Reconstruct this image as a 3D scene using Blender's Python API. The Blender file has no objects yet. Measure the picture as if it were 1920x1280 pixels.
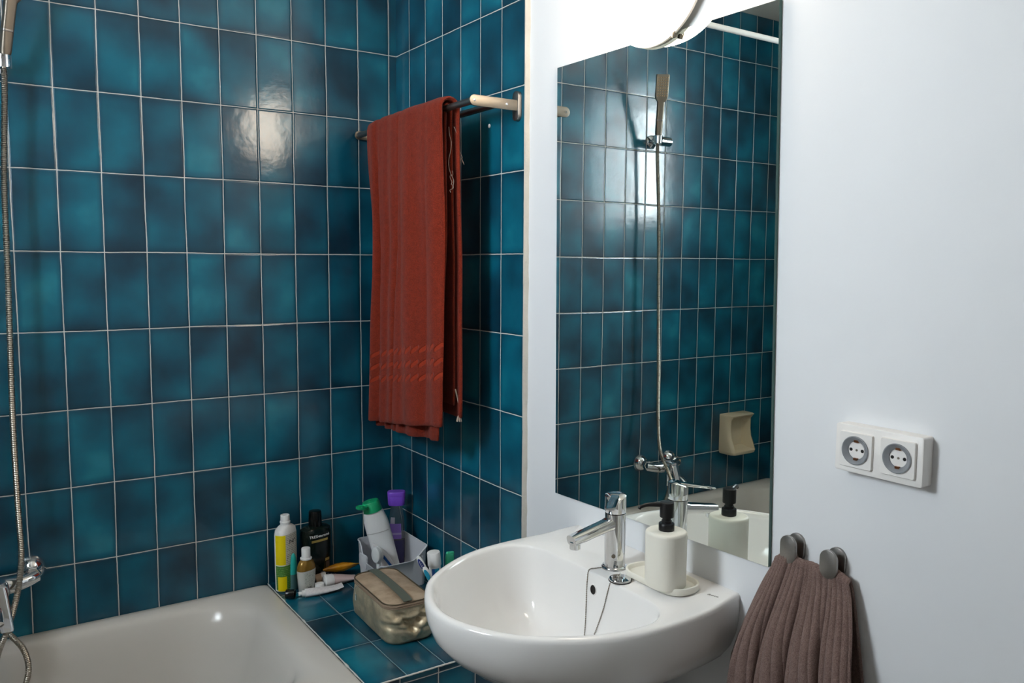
import bpy, math, random
from mathutils import Vector, Matrix, noise
from mathutils.bvhtree import BVHTree
random.seed(7)
PI = math.pi
scn = bpy.context.scene
col = scn.collection
sin, cos = math.sin, math.cos

# ------------------------------------------------------------------ materials
def newmat(name):
    m = bpy.data.materials.new(name); m.use_nodes = True
    nt = m.node_tree
    b = nt.nodes['Principled BSDF']
    return m, nt, b

def lin(c):
    return tuple(((x/255)/12.92 if x/255 <= .04045 else ((x/255+.055)/1.055)**2.4) for x in c) + (1,)

def simple(name, rgb, rough=.5, metal=0., bump=0., bscale=200., spec=.5, trans=0., ior=1.45, sheen=0., coat=0., var=0.):
    m, nt, b = newmat(name)
    c = lin(rgb)
    b.inputs['Base Color'].default_value = c
    b.inputs['Roughness'].default_value = rough
    b.inputs['Metallic'].default_value = metal
    b.inputs['Specular IOR Level'].default_value = spec
    b.inputs['Transmission Weight'].default_value = trans
    b.inputs['IOR'].default_value = ior
    b.inputs['Sheen Weight'].default_value = sheen
    b.inputs['Coat Weight'].default_value = coat
    tc = nt.nodes.new('ShaderNodeTexCoord')
    if bump:
        n = nt.nodes.new('ShaderNodeTexNoise'); n.inputs['Scale'].default_value = bscale; n.inputs['Detail'].default_value = 4
        bp = nt.nodes.new('ShaderNodeBump'); bp.inputs['Strength'].default_value = bump; bp.inputs['Distance'].default_value = .002
        nt.links.new(tc.outputs['Object'], n.inputs['Vector'])
        nt.links.new(n.outputs['Fac'], bp.inputs['Height'])
        nt.links.new(bp.outputs['Normal'], b.inputs['Normal'])
    if var:
        n = nt.nodes.new('ShaderNodeTexNoise'); n.inputs['Scale'].default_value = 14; n.inputs['Detail'].default_value = 5
        nt.links.new(tc.outputs['Object'], n.inputs['Vector'])
        r = nt.nodes.new('ShaderNodeValToRGB')
        r.color_ramp.elements[0].position = .3; r.color_ramp.elements[1].position = .7
        r.color_ramp.elements[0].color = tuple(x*(1-var) for x in c[:3])+(1,)
        r.color_ramp.elements[1].color = tuple(min(1, x*(1+var)) for x in c[:3])+(1,)
        nt.links.new(n.outputs['Fac'], r.inputs['Fac'])
        nt.links.new(r.outputs['Color'], b.inputs['Base Color'])
    return m

class NT:
    def __init__(s, nt): s.nt = nt
    def m(s, op, a, b=None, c=None, clamp=False):
        n = s.nt.nodes.new('ShaderNodeMath'); n.operation = op; n.use_clamp = clamp
        for i, v in enumerate((a, b, c)):
            if v is None: continue
            if isinstance(v, (int, float)): n.inputs[i].default_value = v
            else: s.nt.links.new(v, n.inputs[i])
        return n.outputs[0]
    def mix(s, f, a, b):
        n = s.nt.nodes.new('ShaderNodeMix'); n.data_type = 'RGBA'
        for sock, v in ((n.inputs[0], f), (n.inputs[6], a), (n.inputs[7], b)):
            if isinstance(v, (int, float, tuple)): sock.default_value = v
            else: s.nt.links.new(v, sock)
        return n.outputs[2]
    def comb(s, x, y, z):
        n = s.nt.nodes.new('ShaderNodeCombineXYZ')
        for i, v in enumerate((x, y, z)):
            if isinstance(v, (int, float)): n.inputs[i].default_value = v
            else: s.nt.links.new(v, n.inputs[i])
        return n.outputs[0]
    def noise(s, vec, scale, detail=2., rough=.5):
        n = s.nt.nodes.new('ShaderNodeTexNoise'); n.inputs['Scale'].default_value = scale
        n.inputs['Detail'].default_value = detail; n.inputs['Roughness'].default_value = rough
        s.nt.links.new(vec, n.inputs['Vector']); return n.outputs['Fac']
    def sstep(s, x, a, b):
        n = s.nt.nodes.new('ShaderNodeMapRange'); n.interpolation_type = 'SMOOTHSTEP'
        s.nt.links.new(x, n.inputs[0]); n.inputs[1].default_value = a; n.inputs[2].default_value = b
        return n.outputs[0]

def tile_mat(name, ua, u0, va, v0, w=.1, h=.2, seed=0., grout=(205, 203, 196), gw=1.):
    """glazed mottled teal tile; ua/va = object axes ('X','Y','Z') of tile width / height"""
    m, nt, b = newmat(name); N = NT(nt)
    tc = nt.nodes.new('ShaderNodeTexCoord')
    sp = nt.nodes.new('ShaderNodeSeparateXYZ'); nt.links.new(tc.outputs['Object'], sp.inputs[0])
    wob = N.noise(tc.outputs['Object'], 45, 3)
    wb = N.m('MULTIPLY', N.m('SUBTRACT', wob, .5), .0016)
    wl = N.m('MULTIPLY', N.m('SUBTRACT', N.noise(tc.outputs['Object'], 4.3, 1), .5), .005)
    wb = N.m('ADD', wb, wl)
    u = N.m('DIVIDE', N.m('ADD', N.m('SUBTRACT', sp.outputs[ua], u0), wb), w)
    v = N.m('DIVIDE', N.m('ADD', N.m('SUBTRACT', sp.outputs[va], v0), wb), h)
    iu = N.m('FLOOR', u); iv = N.m('FLOOR', v)
    fu = N.m('FRACT', u); fv = N.m('FRACT', v)
    du = N.m('MULTIPLY', N.m('MINIMUM', fu, N.m('SUBTRACT', 1., fu)), w)
    dv = N.m('MULTIPLY', N.m('MINIMUM', fv, N.m('SUBTRACT', 1., fv)), h)
    d = N.m('MINIMUM', du, dv)
    tile = N.sstep(d, .0006*gw, .0016*gw)
    idv = N.comb(N.m('ADD', iu, seed), iv, 3.7)
    wn = nt.nodes.new('ShaderNodeTexWhiteNoise'); wn.noise_dimensions = '3D'; nt.links.new(idv, wn.inputs['Vector'])
    r1 = wn.outputs['Value']
    sc = nt.nodes.new('ShaderNodeSeparateColor'); nt.links.new(wn.outputs['Color'], sc.inputs[0])
    r2, r3 = sc.outputs[0], sc.outputs[1]
    off = N.comb(N.m('ADD', N.m('MULTIPLY', fu, w), N.m('MULTIPLY', r2, 31.)), N.m('ADD', N.m('MULTIPLY', fv, h), N.m('MULTIPLY', r3, 17.)), seed)
    cloud = N.noise(off, 6.5, 1., .4)
    cloud2 = N.noise(off, 17., 2., .5)
    edge = N.m('MULTIPLY', N.sstep(du, -.004, .014), N.sstep(dv, -.006, .024))
    lo = N.m('ADD', N.m('MULTIPLY', N.sstep(cloud, .2, .8), .62), N.m('MULTIPLY', N.sstep(cloud2, .2, .85), .12))
    lo = N.m('ADD', lo, N.m('MULTIPLY', N.m('SUBTRACT', r1, .5), .22))
    lo = N.m('MULTIPLY', N.m('ADD', lo, .10), N.m('ADD', N.m('MULTIPLY', edge, .45), .55), clamp=True)
    ramp = nt.nodes.new('ShaderNodeValToRGB'); e = ramp.color_ramp.elements
    e[0].position = 0.; e[0].color = TILE[0]
    e[1].position = 1.; e[1].color = TILE[3]
    x = e.new(.34); x.color = TILE[1]
    x = e.new(.68); x.color = TILE[2]
    nt.links.new(lo, ramp.inputs['Fac'])
    g = lin(grout)
    dirt = N.noise(tc.outputs['Object'], 7, 4, .6)
    gcol = N.mix(N.sstep(dirt, .45, .8), g, tuple(x*.72 for x in g[:3])+(1,))
    nt.links.new(N.mix(tile, gcol, ramp.outputs[0]), b.inputs['Base Color'])
    fine = N.noise(tc.outputs['Object'], 260, 3, .6)
    rough = N.m('ADD', N.m('MULTIPLY', tile, -.42), .85)
    nt.links.new(N.m('ADD', rough, N.m('MULTIPLY', N.m('SUBTRACT', fine, .5), .05)), b.inputs['Roughness'])
    b.inputs['Specular IOR Level'].default_value = .22
    nt.links.new(N.m('MULTIPLY', tile, .95), b.inputs['Coat Weight']); b.inputs['Coat Roughness'].default_value = .14
    # height: pillowed tile, slight tilt per tile, orange-peel glaze
    hgt = N.m('MULTIPLY', N.sstep(d, .0008, .0045), .0011)
    hgt = N.m('ADD', hgt, N.m('MULTIPLY', N.m('MULTIPLY', N.m('SUBTRACT', r2, .5), fu), .0016))
    hgt = N.m('ADD', hgt, N.m('MULTIPLY', N.m('MULTIPLY', N.m('SUBTRACT', r3, .5), fv), .0022))
    hgt = N.m('ADD', hgt, N.m('MULTIPLY', N.noise(tc.outputs['Object'], 28, 2), .0006))
    hgt = N.m('ADD', hgt, N.m('MULTIPLY', fine, .00007))
    bp = nt.nodes.new('ShaderNodeBump'); bp.inputs['Strength'].default_value = .8; bp.inputs['Distance'].default_value = 1.
    nt.links.new(hgt, bp.inputs['Height']); nt.links.new(bp.outputs['Normal'], b.inputs['Normal']); nt.links.new(bp.outputs['Normal'], b.inputs['Coat Normal'])
    return m

TILE = [(.0004, .014, .032, 1), (.0008, .058, .100, 1), (.001, .122, .186, 1), (.016, .235, .30, 1)]
M = {}
M['tileA'] = tile_mat('teal tile back wall', 'X', -.0253, 'Z', 2.14, seed=2.)
M['tileB'] = tile_mat('teal tile right wall', 'Y', -.0888, 'Z', 2.14, seed=11.)
M['tileC'] = tile_mat('teal tile left wall', 'Y', -.03, 'Z', 2.14, seed=23.)
M['tileTop'] = tile_mat('teal tile shelf top', 'X', -.031, 'Y', -.110, seed=31., grout=(150, 172, 178), gw=.75)
M['tileFront'] = tile_mat('teal tile shelf front', 'X', -.050, 'Z', .562, seed=41.)

def plaster():
    m, nt, b = newmat('white painted plaster'); N = NT(nt)
    tc = nt.nodes.new('ShaderNodeTexCoord')
    b.inputs['Base Color'].default_value = lin((228, 229, 231)); b.inputs['Roughness'].default_value = .55
    h = N.m('ADD', N.m('MULTIPLY', N.noise(tc.outputs['Object'], 9, 3), .004), N.m('MULTIPLY', N.noise(tc.outputs['Object'], 120, 3), .0003))
    bp = nt.nodes.new('ShaderNodeBump'); bp.inputs['Strength'].default_value = .35; bp.inputs['Distance'].default_value = 1.
    nt.links.new(h, bp.inputs['Height']); nt.links.new(bp.outputs['Normal'], b.inputs['Normal'])
    return m
M['plaster'] = plaster()
M['edge'] = simple('rough tile edge mortar', (205, 200, 190), .9, bump=.8, bscale=150, var=.08)
M['ceil'] = simple('ceiling paint', (214, 210, 200), .8)
M['floor'] = simple('floor tile grey', (150, 146, 140), .35, var=.06)
M['ceramic'] = simple('white glazed ceramic', (238, 236, 234), .08, spec=.55)
M['enamel'] = simple('cream bath enamel', (212, 207, 200), .16, spec=.5)
M['soapdish'] = simple('beige glazed ceramic', (214, 200, 172), .25)
M['chrome'] = simple('chrome', (225, 226, 228), .05, 1.)
M['satin'] = simple('satin steel', (142, 133, 121), .46, 1.)
M['gun'] = simple('brushed dark steel', (150, 146, 142), .36, 1., bump=.15, bscale=300)
M['hosemetal'] = simple('hose steel', (176, 168, 156), .32, 1.)
M['black'] = simple('black plastic', (20, 20, 22), .35)
M['blackgloss'] = simple('glossy black plastic', (8, 10, 9), .12)
M['cream'] = simple('matte cream resin', (232, 228, 216), .55)
M['white'] = simple('white plastic', (232, 231, 230), .32)
M['offwhite'] = simple('socket white plastic', (236, 232, 228), .35)
M['greyplastic'] = simple('light grey plastic', (206, 207, 212), .4)
M['ring'] = simple('translucent grey plastic', (176, 180, 186), .12, trans=.55)
M['dark'] = simple('painted hole shade', (25, 22, 20), .8)  # dark colour standing in for the shade inside holes
M['copper'] = simple('brass contact', (150, 100, 70), .3, 1.)
M['yellow'] = simple('yellow label', (232, 208, 0), .4)
M['green'] = simple('green label', (62, 118, 40), .4)
M['greencap'] = simple('green cap plastic', (18, 158, 104), .35)
M['teal'] = simple('teal plastic', (36, 172, 164), .35)
M['tealgrey'] = simple('smoky teal plastic', (78, 112, 112), .3)
M['darkgreen'] = simple('very dark green plastic', (10, 22, 17), .18)
M['gold'] = simple('gold liquid', (140, 106, 44), .2, .35)
M['goldfoil'] = simple('gold stripe', (196, 168, 92), .35, .5)
M['labelwhite'] = simple('clear bottle body', (206, 206, 200), .25)
M['purple'] = simple('purple cap plastic', (118, 72, 196), .35)
M['violet'] = simple('violet liquid', (52, 40, 130), .2)
M['lilac'] = simple('lilac label', (150, 120, 214), .4)
M['clear'] = simple('clear plastic', (225, 232, 236), .05, trans=.92, ior=1.3)
M['pink'] = simple('pale pink tube', (206, 182, 178), .4)
M['beige'] = simple('beige plastic', (192, 164, 138), .4)
M['amber'] = simple('amber sachet', (196, 132, 18), .22, coat=.4, var=.35)
M['blue'] = simple('blue plastic', (28, 92, 168), .35)
M['navy'] = simple('navy plastic', (24, 48, 120), .35)
M['aqua'] = simple('aqua plastic', (22, 150, 184), .35)
M['mint'] = simple('mint plastic', (66, 190, 146), .4)
M['thread'] = simple('pale thread', (150, 132, 122), .9)
M['string'] = simple('beige cotton', (188, 170, 156), .9)
M['strap'] = simple('grey green webbing', (92, 98, 88), .7, bump=.4, bscale=500)
M['zip'] = simple('zip tape', (150, 128, 108), .5, bump=.5, bscale=700)
M['piping'] = simple('dark piping', (96, 84, 66), .35, .4)
M['caulk'] = simple('silicone bead', (200, 202, 198), .6, bump=.6, bscale=150)
M['brown_hair'] = simple('dark brown elastic', (52, 36, 28), .8, bump=.8, bscale=300)
M['grouttrim'] = simple('white grout line', (214, 212, 206), .8)
M['wood'] = simple('white door paint', (225, 222, 215), .4)

def bagmat():
    m, nt, b = newmat('champagne metallic leatherette'); N = NT(nt)
    tc = nt.nodes.new('ShaderNodeTexCoord')
    n = N.noise(tc.outputs['Object'], 38, 6, .65); n2 = N.noise(tc.outputs['Object'], 420, 3)
    c = N.mix(N.sstep(n, .3, .7), lin((178, 164, 136)), lin((214, 196, 166)))
    nt.links.new(c, b.inputs['Base Color'])
    b.inputs['Metallic'].default_value = .5
    nt.links.new(N.m('ADD', N.m('MULTIPLY', n, .22), .26), b.inputs['Roughness'])
    bp = nt.nodes.new('ShaderNodeBump'); bp.inputs['Strength'].default_value = .5; bp.inputs['Distance'].default_value = 1.
    nt.links.new(N.m('ADD', N.m('MULTIPLY', n2, .0003), N.m('MULTIPLY', n, .002)), bp.inputs['Height'])
    nt.links.new(bp.outputs['Normal'], b.inputs['Normal'])
    return m
M['bag'] = bagmat()
def bagtop():
    m, nt, b = newmat('champagne fabric lid'); N = NT(nt)
    tc = nt.nodes.new('ShaderNodeTexCoord')
    n = N.noise(tc.outputs['Object'], 30, 5, .6); n2 = N.noise(tc.outputs['Object'], 600, 3)
    nt.links.new(N.mix(N.sstep(n, .3, .7), lin((178, 152, 126)), lin((205, 182, 156))), b.inputs['Base Color'])
    b.inputs['Metallic'].default_value = .25; b.inputs['Roughness'].default_value = .5
    bp = nt.nodes.new('ShaderNodeBump'); bp.inputs['Strength'].default_value = .5; bp.inputs['Distance'].default_value = 1.
    nt.links.new(N.m('MULTIPLY', n2, .0005), bp.inputs['Height']); nt.links.new(bp.outputs['Normal'], b.inputs['Normal'])
    return m
M['baglid'] = bagtop()

def terry(name, c0, c1, scale=900., ribs=0., bands=False):
    """pile fabric; uv.x = metres across the cloth, uv.y = metres up from the front hem"""
    m, nt, b = newmat(name); N = NT(nt)
    tc = nt.nodes.new('ShaderNodeTexCoord')
    uv = nt.nodes.new('ShaderNodeSeparateXYZ'); nt.links.new(tc.outputs['UV'], uv.inputs[0])
    n1 = N.noise(tc.outputs['Object'], scale, 3, .7); n2 = N.noise(tc.outputs['Object'], scale*.12, 4, .6)
    f = N.m('ADD', N.m('MULTIPLY', n1, .82), N.m('MULTIPLY', n2, .18))
    h = N.m('ADD', N.m('MULTIPLY', n1, .0026), N.m('MULTIPLY', n2, .0010))
    colr = N.mix(N.sstep(f, .32, .68), lin(c0), lin(c1))
    rough = None
    if ribs:
        s = N.m('SINE', N.m('MULTIPLY', uv.outputs[0], 2*PI/ribs))
        h = N.m('ADD', h, N.m('MULTIPLY', s, .0026))
    if bands:
        # three woven rows of slanting leaves, flat weave without pile
        y = uv.outputs[1]
        tot = None
        for y0 in (.112, .149, .186):
            q = N.m('DIVIDE', N.m('SUBTRACT', y, y0), .024)
            inside = N.m('MULTIPLY', N.m('GREATER_THAN', q, 0.), N.m('LESS_THAN', q, 1.))
            wv = N.m('MULTIPLY', N.m('SUBTRACT', q, .5), .9)
            x = N.m('SUBTRACT', N.m('DIVIDE', uv.outputs[0], .025), wv)
            fx = N.m('SUBTRACT', N.m('FRACT', x), .5)
            leaf = N.m('SUBTRACT', N.m('MULTIPLY', N.m('MULTIPLY', q, N.m('SUBTRACT', 1., q)), 1.7), N.m('ABSOLUTE', fx))
            lm = N.m('MULTIPLY', N.sstep(leaf, -.02, .10), inside)
            tot = lm if tot is None else N.m('ADD', tot, lm)
        h = N.m('ADD', N.m('MULTIPLY', h, N.m('SUBTRACT', 1., N.m('MULTIPLY', tot, .85))), N.m('MULTIPLY', tot, -.0030))
        colr = N.mix(N.m('MULTIPLY', tot, .5), colr, lin(tuple(min(255, int(x*1.04)+2) for x in c1)))
    nt.links.new(colr, b.inputs['Base Color'])
    b.inputs['Roughness'].default_value = .95; b.inputs['Specular IOR Level'].default_value = .1
    b.inputs['Sheen Weight'].default_value = .08; b.inputs['Sheen Roughness'].default_value = .5
    bp = nt.nodes.new('ShaderNodeBump'); bp.inputs['Strength'].default_value = .9; bp.inputs['Distance'].default_value = 1.
    nt.links.new(h, bp.inputs['Height']); nt.links.new(bp.outputs['Normal'], b.inputs['Normal'])
    return m
M['red'] = terry('rust red terry', (92, 26, 14), (150, 52, 30), scale=620., bands=True)
M['brown'] = terry('taupe brown terry', (104, 82, 76), (148, 124, 116), scale=700.)

def mirror_mat():
    m, nt, b = newmat('silvered mirror')
    b.inputs['Base Color'].default_value = (.88, .93, .90, 1); b.inputs['Metallic'].default_value = 1.; b.inputs['Roughness'].default_value = .0
    return m
M['mirror'] = mirror_mat()
M['mirroredge'] = simple('mirror glass edge', (70, 104, 96), .15)
def emit(name, rgb, s):
    m, nt, b = newmat(name)
    b.inputs['Base Color'].default_value = (.8, .8, .8, 1)
    b.inputs['Emission Color'].default_value = rgb + (1,); b.inputs['Emission Strength'].default_value = s
    return m
LAMP, WINDOW = 20., 39.
M['lamp'] = emit('glowing opal glass', (1., .85, .68), LAMP)
M['pane'] = emit('daylit frosted pane', (.84, .93, 1.), WINDOW)

def print_mat(name, paper, ink, sx=420., sy=330.):
    """label with rows of illegible fine print; uv in metres"""
    m, nt, b = newmat(name); N = NT(nt)
    tc = nt.nodes.new('ShaderNodeTexCoord')
    uv = nt.nodes.new('ShaderNodeSeparateXYZ'); nt.links.new(tc.outputs['UV'], uv.inputs[0])
    row = N.m('MULTIPLY', uv.outputs[1], sy)
    fr = N.m('FRACT', row)
    line = N.m('MULTIPLY', N.m('GREATER_THAN', fr, .3), N.m('LESS_THAN', fr, .72))
    vec = N.comb(N.m('MULTIPLY', uv.outputs[0], sx*2), N.m('MULTIPLY', N.m('FLOOR', row), 7.3), 0.)
    n = N.noise(vec, 1., 1)
    ink_f = N.m('MULTIPLY', line, N.m('MULTIPLY', N.sstep(n, .42, .55), .75))
    nt.links.new(N.mix(ink_f, lin(paper), lin(ink)), b.inputs['Base Color'])
    b.inputs['Roughness'].default_value = .4
    return m
M['print_white'] = print_mat('printed cream label', (212, 208, 196), (70, 70, 66), 300, 190)
M['print_green'] = print_mat('printed green label', (66, 122, 46), (130, 170, 100), 300, 190)
M['print_grey'] = print_mat('printed pale grey label', (200, 202, 194), (86, 100, 88), 380, 260)
M['print_tube'] = print_mat('printed white tube', (228, 224, 224), (190, 186, 194), 500, 300)

# ------------------------------------------------------------------ geometry
class G:
    def __init__(s): s.v = []; s.f = []; s.mi = []; s.uv = {}
    def add(s, vs, fs, mi=0, uvs=None):
        o = len(s.v); s.v += [tuple(x) for x in vs]; s.f += [tuple(i+o for i in f) for f in fs]; s.mi += [mi]*len(fs)
        if uvs:
            for i, t in enumerate(uvs): s.uv[o+i] = t
        return s
    def grid(s, rows, cu=False, cap0=False, cap1=False, mi=0, uvs=None, cv=False):
        n = len(rows[0]); vs = [p for r in rows for p in r]; fs = []
        R = len(rows)
        for i in range(R if cv else R-1):
            i2 = (i+1) % R
            for j in range(n if cu else n-1):
                k = (j+1) % n
                fs.append((i*n+j, i*n+k, i2*n+k, i2*n+j))
        if cap0: fs.append(tuple(reversed(range(n))))
        if cap1: fs.append(tuple((R-1)*n+j for j in range(n)))
        return s.add(vs, fs, mi, [t for r in uvs for t in r] if uvs else None)
    def lathe(s, prof, n=32, c=(0, 0, 0), mi=0, cap=True, mat=None):
        rows = [[(c[0]+r*cos(2*PI*j/n), c[1]+r*sin(2*PI*j/n), c[2]+z) for j in range(n)] for r, z in prof]
        if mat: rows = [[mat @ Vector(p) for p in r] for r in rows]
        return s.grid(rows, True, cap, cap, mi)
    def loft(s, secs, n=40, mi=0, cap=True, mat=None):
        """secs: (cx,cy,z,a,b,exp)"""
        rows = []
        for cx, cy, z, a, b, e in secs:
            r = []
            for j in range(n):
                x, y = sup(a, b, e, 2*PI*j/n); r.append((cx+x, cy+y, z))
            rows.append(r)
        if mat: rows = [[mat @ Vector(p) for p in r] for r in rows]
        return s.grid(rows, True, cap, cap, mi)
    def box(s, x0, x1, y0, y1, z0, z1, mi=0, mat=None):
        vs = [(x, y, z) for z in (z0, z1) for y in (y0, y1) for x in (x0, x1)]
        if mat: vs = [mat @ Vector(p) for p in vs]
        return s.add(vs, [(0, 2, 3, 1), (4, 5, 7, 6), (0, 1, 5, 4), (2, 6, 7, 3), (0, 4, 6, 2), (1, 3, 7, 5)], mi)
    def tube(s, path, r, n=10, mi=0, cap=True, closed=False):
        path = [Vector(p) for p in path]; rows = []
        rr = r if callable(r) else (lambda t: r)
        L = len(path); up = None
        for i, p in enumerate(path):
            a = path[(i-1) % L] if (i > 0 or closed) else p; b = path[(i+1) % L] if (i < L-1 or closed) else p
            t = (b-a).normalized()
            if up is None:
                up = Vector((0, 0, 1)) if abs(t.z) < .9 else Vector((1, 0, 0))
            x = t.cross(up).normalized(); y = x.cross(t).normalized(); up = y
            k = rr(i/(L-1))
            rows.append([p + x*k*cos(2*PI*j/n) + y*k*sin(2*PI*j/n) for j in range(n)])
        return s.grid(rows, True, cap and not closed, cap and not closed, mi, cv=closed)
    def plate(s, outline, d0, d1, frame, bev=0., mi=0):
        """outline: 2-D pts extruded along the frame's 3rd axis with a bevel on the d1 side; frame: (origin,U,V,W)"""
        o, U, V, W = [Vector(x) for x in frame]
        cx = sum(p[0] for p in outline)/len(outline); cy = sum(p[1] for p in outline)/len(outline)
        def ins(k):
            out = []
            n = len(outline)
            for i, p in enumerate(outline):
                a = Vector(outline[i-1]); b = Vector(outline[(i+1) % n]); t = (b-a)
                if t.length < 1e-9: t = Vector((1, 0))
                t.normalize(); nn = Vector((-t.y, t.x))
                if nn.dot(Vector((cx-p[0], cy-p[1]))) < 0: nn = -nn
                out.append((p[0]+nn.x*k, p[1]+nn.y*k))
            return out
        rows = []
        sgn = 1 if d1 > d0 else -1
        prof = [(0, d0), (0, d1-sgn*bev), (bev*.3, d1-sgn*bev*.3), (bev, d1)] if bev else [(0, d0), (0, d1)]
        for k, d in prof:
            q = ins(k) if k else outline
            rows.append([o+U*p[0]+V*p[1]+W*d for p in q])
        return s.grid(rows, True, True, True, mi)

def sup(a, b, e, t):
    c, s_ = cos(t), sin(t)
    return (a*math.copysign(abs(c)**(2/e), c), b*math.copysign(abs(s_)**(2/e), s_))

def rrect(w, h, r, k=6):
    out = []
    for cx, cy, a0 in ((w/2-r, h/2-r, 0), (-w/2+r, h/2-r, PI/2), (-w/2+r, -h/2+r, PI), (w/2-r, -h/2+r, 1.5*PI)):
        for i in range(k+1):
            a = a0+PI/2*i/k; out.append((cx+r*cos(a), cy+r*sin(a)))
    return out

def spline(pts, k=8, closed=False):
    pts = [Vector(p) for p in pts]; n = len(pts); out = []
    for i in range(n if closed else n-1):
        if closed: p0, p1, p2, p3 = pts[i-1], pts[i], pts[(i+1) % n], pts[(i+2) % n]
        else: p0, p1, p2, p3 = pts[max(i-1, 0)], pts[i], pts[i+1], pts[min(i+2, n-1)]
        for j in range(k):
            t = j/k
            out.append(.5*((2*p1)+(p2-p0)*t+(2*p0-5*p1+4*p2-p3)*t*t+(3*p1-p0-3*p2+p3)*t**3))
    if not closed: out.append(pts[-1])
    return out

def interp(tab, x):
    if x <= tab[0][0]: return tab[0][1]
    for (a, b), (c, d) in zip(tab, tab[1:]):
        if x <= c: return b+(d-b)*(x-a)/(c-a)
    return tab[-1][1]

def sstep(a, b, x):
    t = max(0, min(1, (x-a)/(b-a))); return t*t*(3-2*t)

def rootloc(o):
    while o.parent: o = o.parent
    return o.location.copy()

def mk(name, g, mats, parent=None, loc=None, smooth=True, angle=40):
    if not isinstance(mats, (list, tuple)): mats = [mats]
    base = rootloc(parent) if parent else Vector(loc or (0, 0, 0))
    me = bpy.data.meshes.new(name)
    me.from_pydata([Vector(p)-base for p in g.v], [], g.f); me.validate(); me.update()
    for m in mats: me.materials.append(M[m] if isinstance(m, str) else m)
    if len(me.polygons) == len(g.mi): me.polygons.foreach_set('material_index', g.mi)
    import bmesh
    bm = bmesh.new(); bm.from_mesh(me); bmesh.ops.recalc_face_normals(bm, faces=bm.faces)
    if smooth:
        for f in bm.faces: f.smooth = True
        for e in bm.edges:
            if len(e.link_faces) == 2 and e.calc_face_angle(0) > math.radians(angle): e.smooth = False
    if g.uv:
        uvl = bm.loops.layers.uv.new('UVMap')
        bm.verts.ensure_lookup_table()
        for f in bm.faces:
            for l in f.loops: l[uvl].uv = g.uv.get(l.vert.index, (0, 0))
    bm.to_mesh(me); bm.free()
    o = bpy.data.objects.new(name, me); col.objects.link(o)
    if parent: o.parent = parent
    elif loc: o.location = loc
    return o

def tag(o, label, cat, group=None):
    o['label'] = label; o['category'] = cat
    if group: o['group'] = group
    return o
def thing(name, label, cat, loc, group=None):
    o = bpy.data.objects.new(name, None); col.objects.link(o); o.location = loc
    o.empty_display_size = .05
    return tag(o, label, cat, group)
def struct(name, g, mats, parent=None, smooth=False):
    o = mk(name, g, mats, parent, smooth=smooth)
    if not parent: o['kind'] = 'structure'
    return o

def text_mesh(name, s, size, mat, parent, place, extrude=.0003, bold=0.):
    """letters as a mesh; place(x,y,h) -> world point"""
    cu = bpy.data.curves.new(name, 'FONT'); cu.body = s; cu.size = size; cu.align_x = 'CENTER'; cu.align_y = 'CENTER'
    cu.extrude = extrude; cu.offset = bold; cu.resolution_u = 3
    o = bpy.data.objects.new(name+'_tmp', cu); col.objects.link(o)
    dg = bpy.context.evaluated_depsgraph_get()
    me = bpy.data.meshes.new_from_object(o.evaluated_get(dg))
    vs = [place(v.co.x, v.co.y, v.co.z+extrude) for v in me.vertices]; fs = [tuple(p.vertices) for p in me.polygons]
    bpy.data.objects.remove(o); bpy.data.curves.remove(cu); bpy.data.meshes.remove(me)
    g = G(); g.add(vs, fs)
    return mk(name, g, mat, parent, smooth=False)

# ------------------------------------------------------------------ setting
XL, YF, H = -1.80, -3.0, 2.53
WX = .012                                    # face of the painted plaster
YE = -.6888                                  # last tile column of the right wall ends here
g = G(); g.box(XL-.12, .12, 0, .12, 0, H); struct('wall_back', g, 'tileA')
g = G()
g.box(0, .12, YE, 0, 0, H, 0)
g.box(WX, .12, YF-.12, YE, 0, H, 1)
o = struct('wall_right', g, ['tileB', 'plaster'])
# ragged mortar along the cut tile edge
g = G(); rows = []
for i in range(161):
    z = H*i/160
    y = YE - .0008 - .0028*noise.noise((0, 3.1, z*16)) - .0016*noise.noise((4, 1.1, z*55))
    rows.append([(.0125, y-.004, z), (.004, y-.0022, z), (.0002, y, z), (.0015, YE+.0012, z)])
g.grid(rows); struct('trim_1', g, 'edge', smooth=True)
# left wall with a window over the bath
WY0, WY1, WZ0, WZ1 = -1.24, -.73, 1.72, 2.42
WT = .34                                     # thickness of the outer wall
g = G()
g.box(XL-WT, XL, WY1, 0, 0, H, 0)
g.box(XL-WT, XL, YF-.12, WY0, 0, H, 1)
g.box(XL-WT, XL, WY0, WY1, 0, WZ0, 1); g.box(XL-WT, XL, WY0, WY1, WZ1, H, 1)
struct('wall_left', g, ['tileC', 'plaster'])
g = G()
for a, b, c, d in ((WY0, WY0+.05, WZ0, WZ1), (WY1-.05, WY1, WZ0, WZ1), (WY0, WY1, WZ0, WZ0+.05), (WY0, WY1, WZ1-.05, WZ1)):
    g.box(XL-WT+.03, XL-WT+.09, a, b, c, d)
wf = struct('window_1', g, 'wood')
g = G(); g.box(XL-WT+.05, XL-WT+.06, WY0+.05, WY1-.05, WZ0+.05, WZ1-.05); struct('pane', g, 'pane', wf)
g = G(); g.box(XL-.12, .12, YF-.12, YF, 0, H); struct('wall_front', g, 'plaster')
g = G(); g.box(-1.35, -.55, YF, YF+.03, 0, 2.03); dr = struct('door_1', g, 'wood')
g = G(); g.tube(spline([(-.62, YF+.03, 1.0), (-.62, YF+.075, 1.0), (-.66, YF+.085, 1.0), (-.74, YF+.085, 1.0)], 5), .009); mk('door_handle', g, 'satin', dr)
g = G(); g.box(XL-.12, .12, YF-.12, .12, -.1, 0); struct('floor', g, 'floor')
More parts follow.
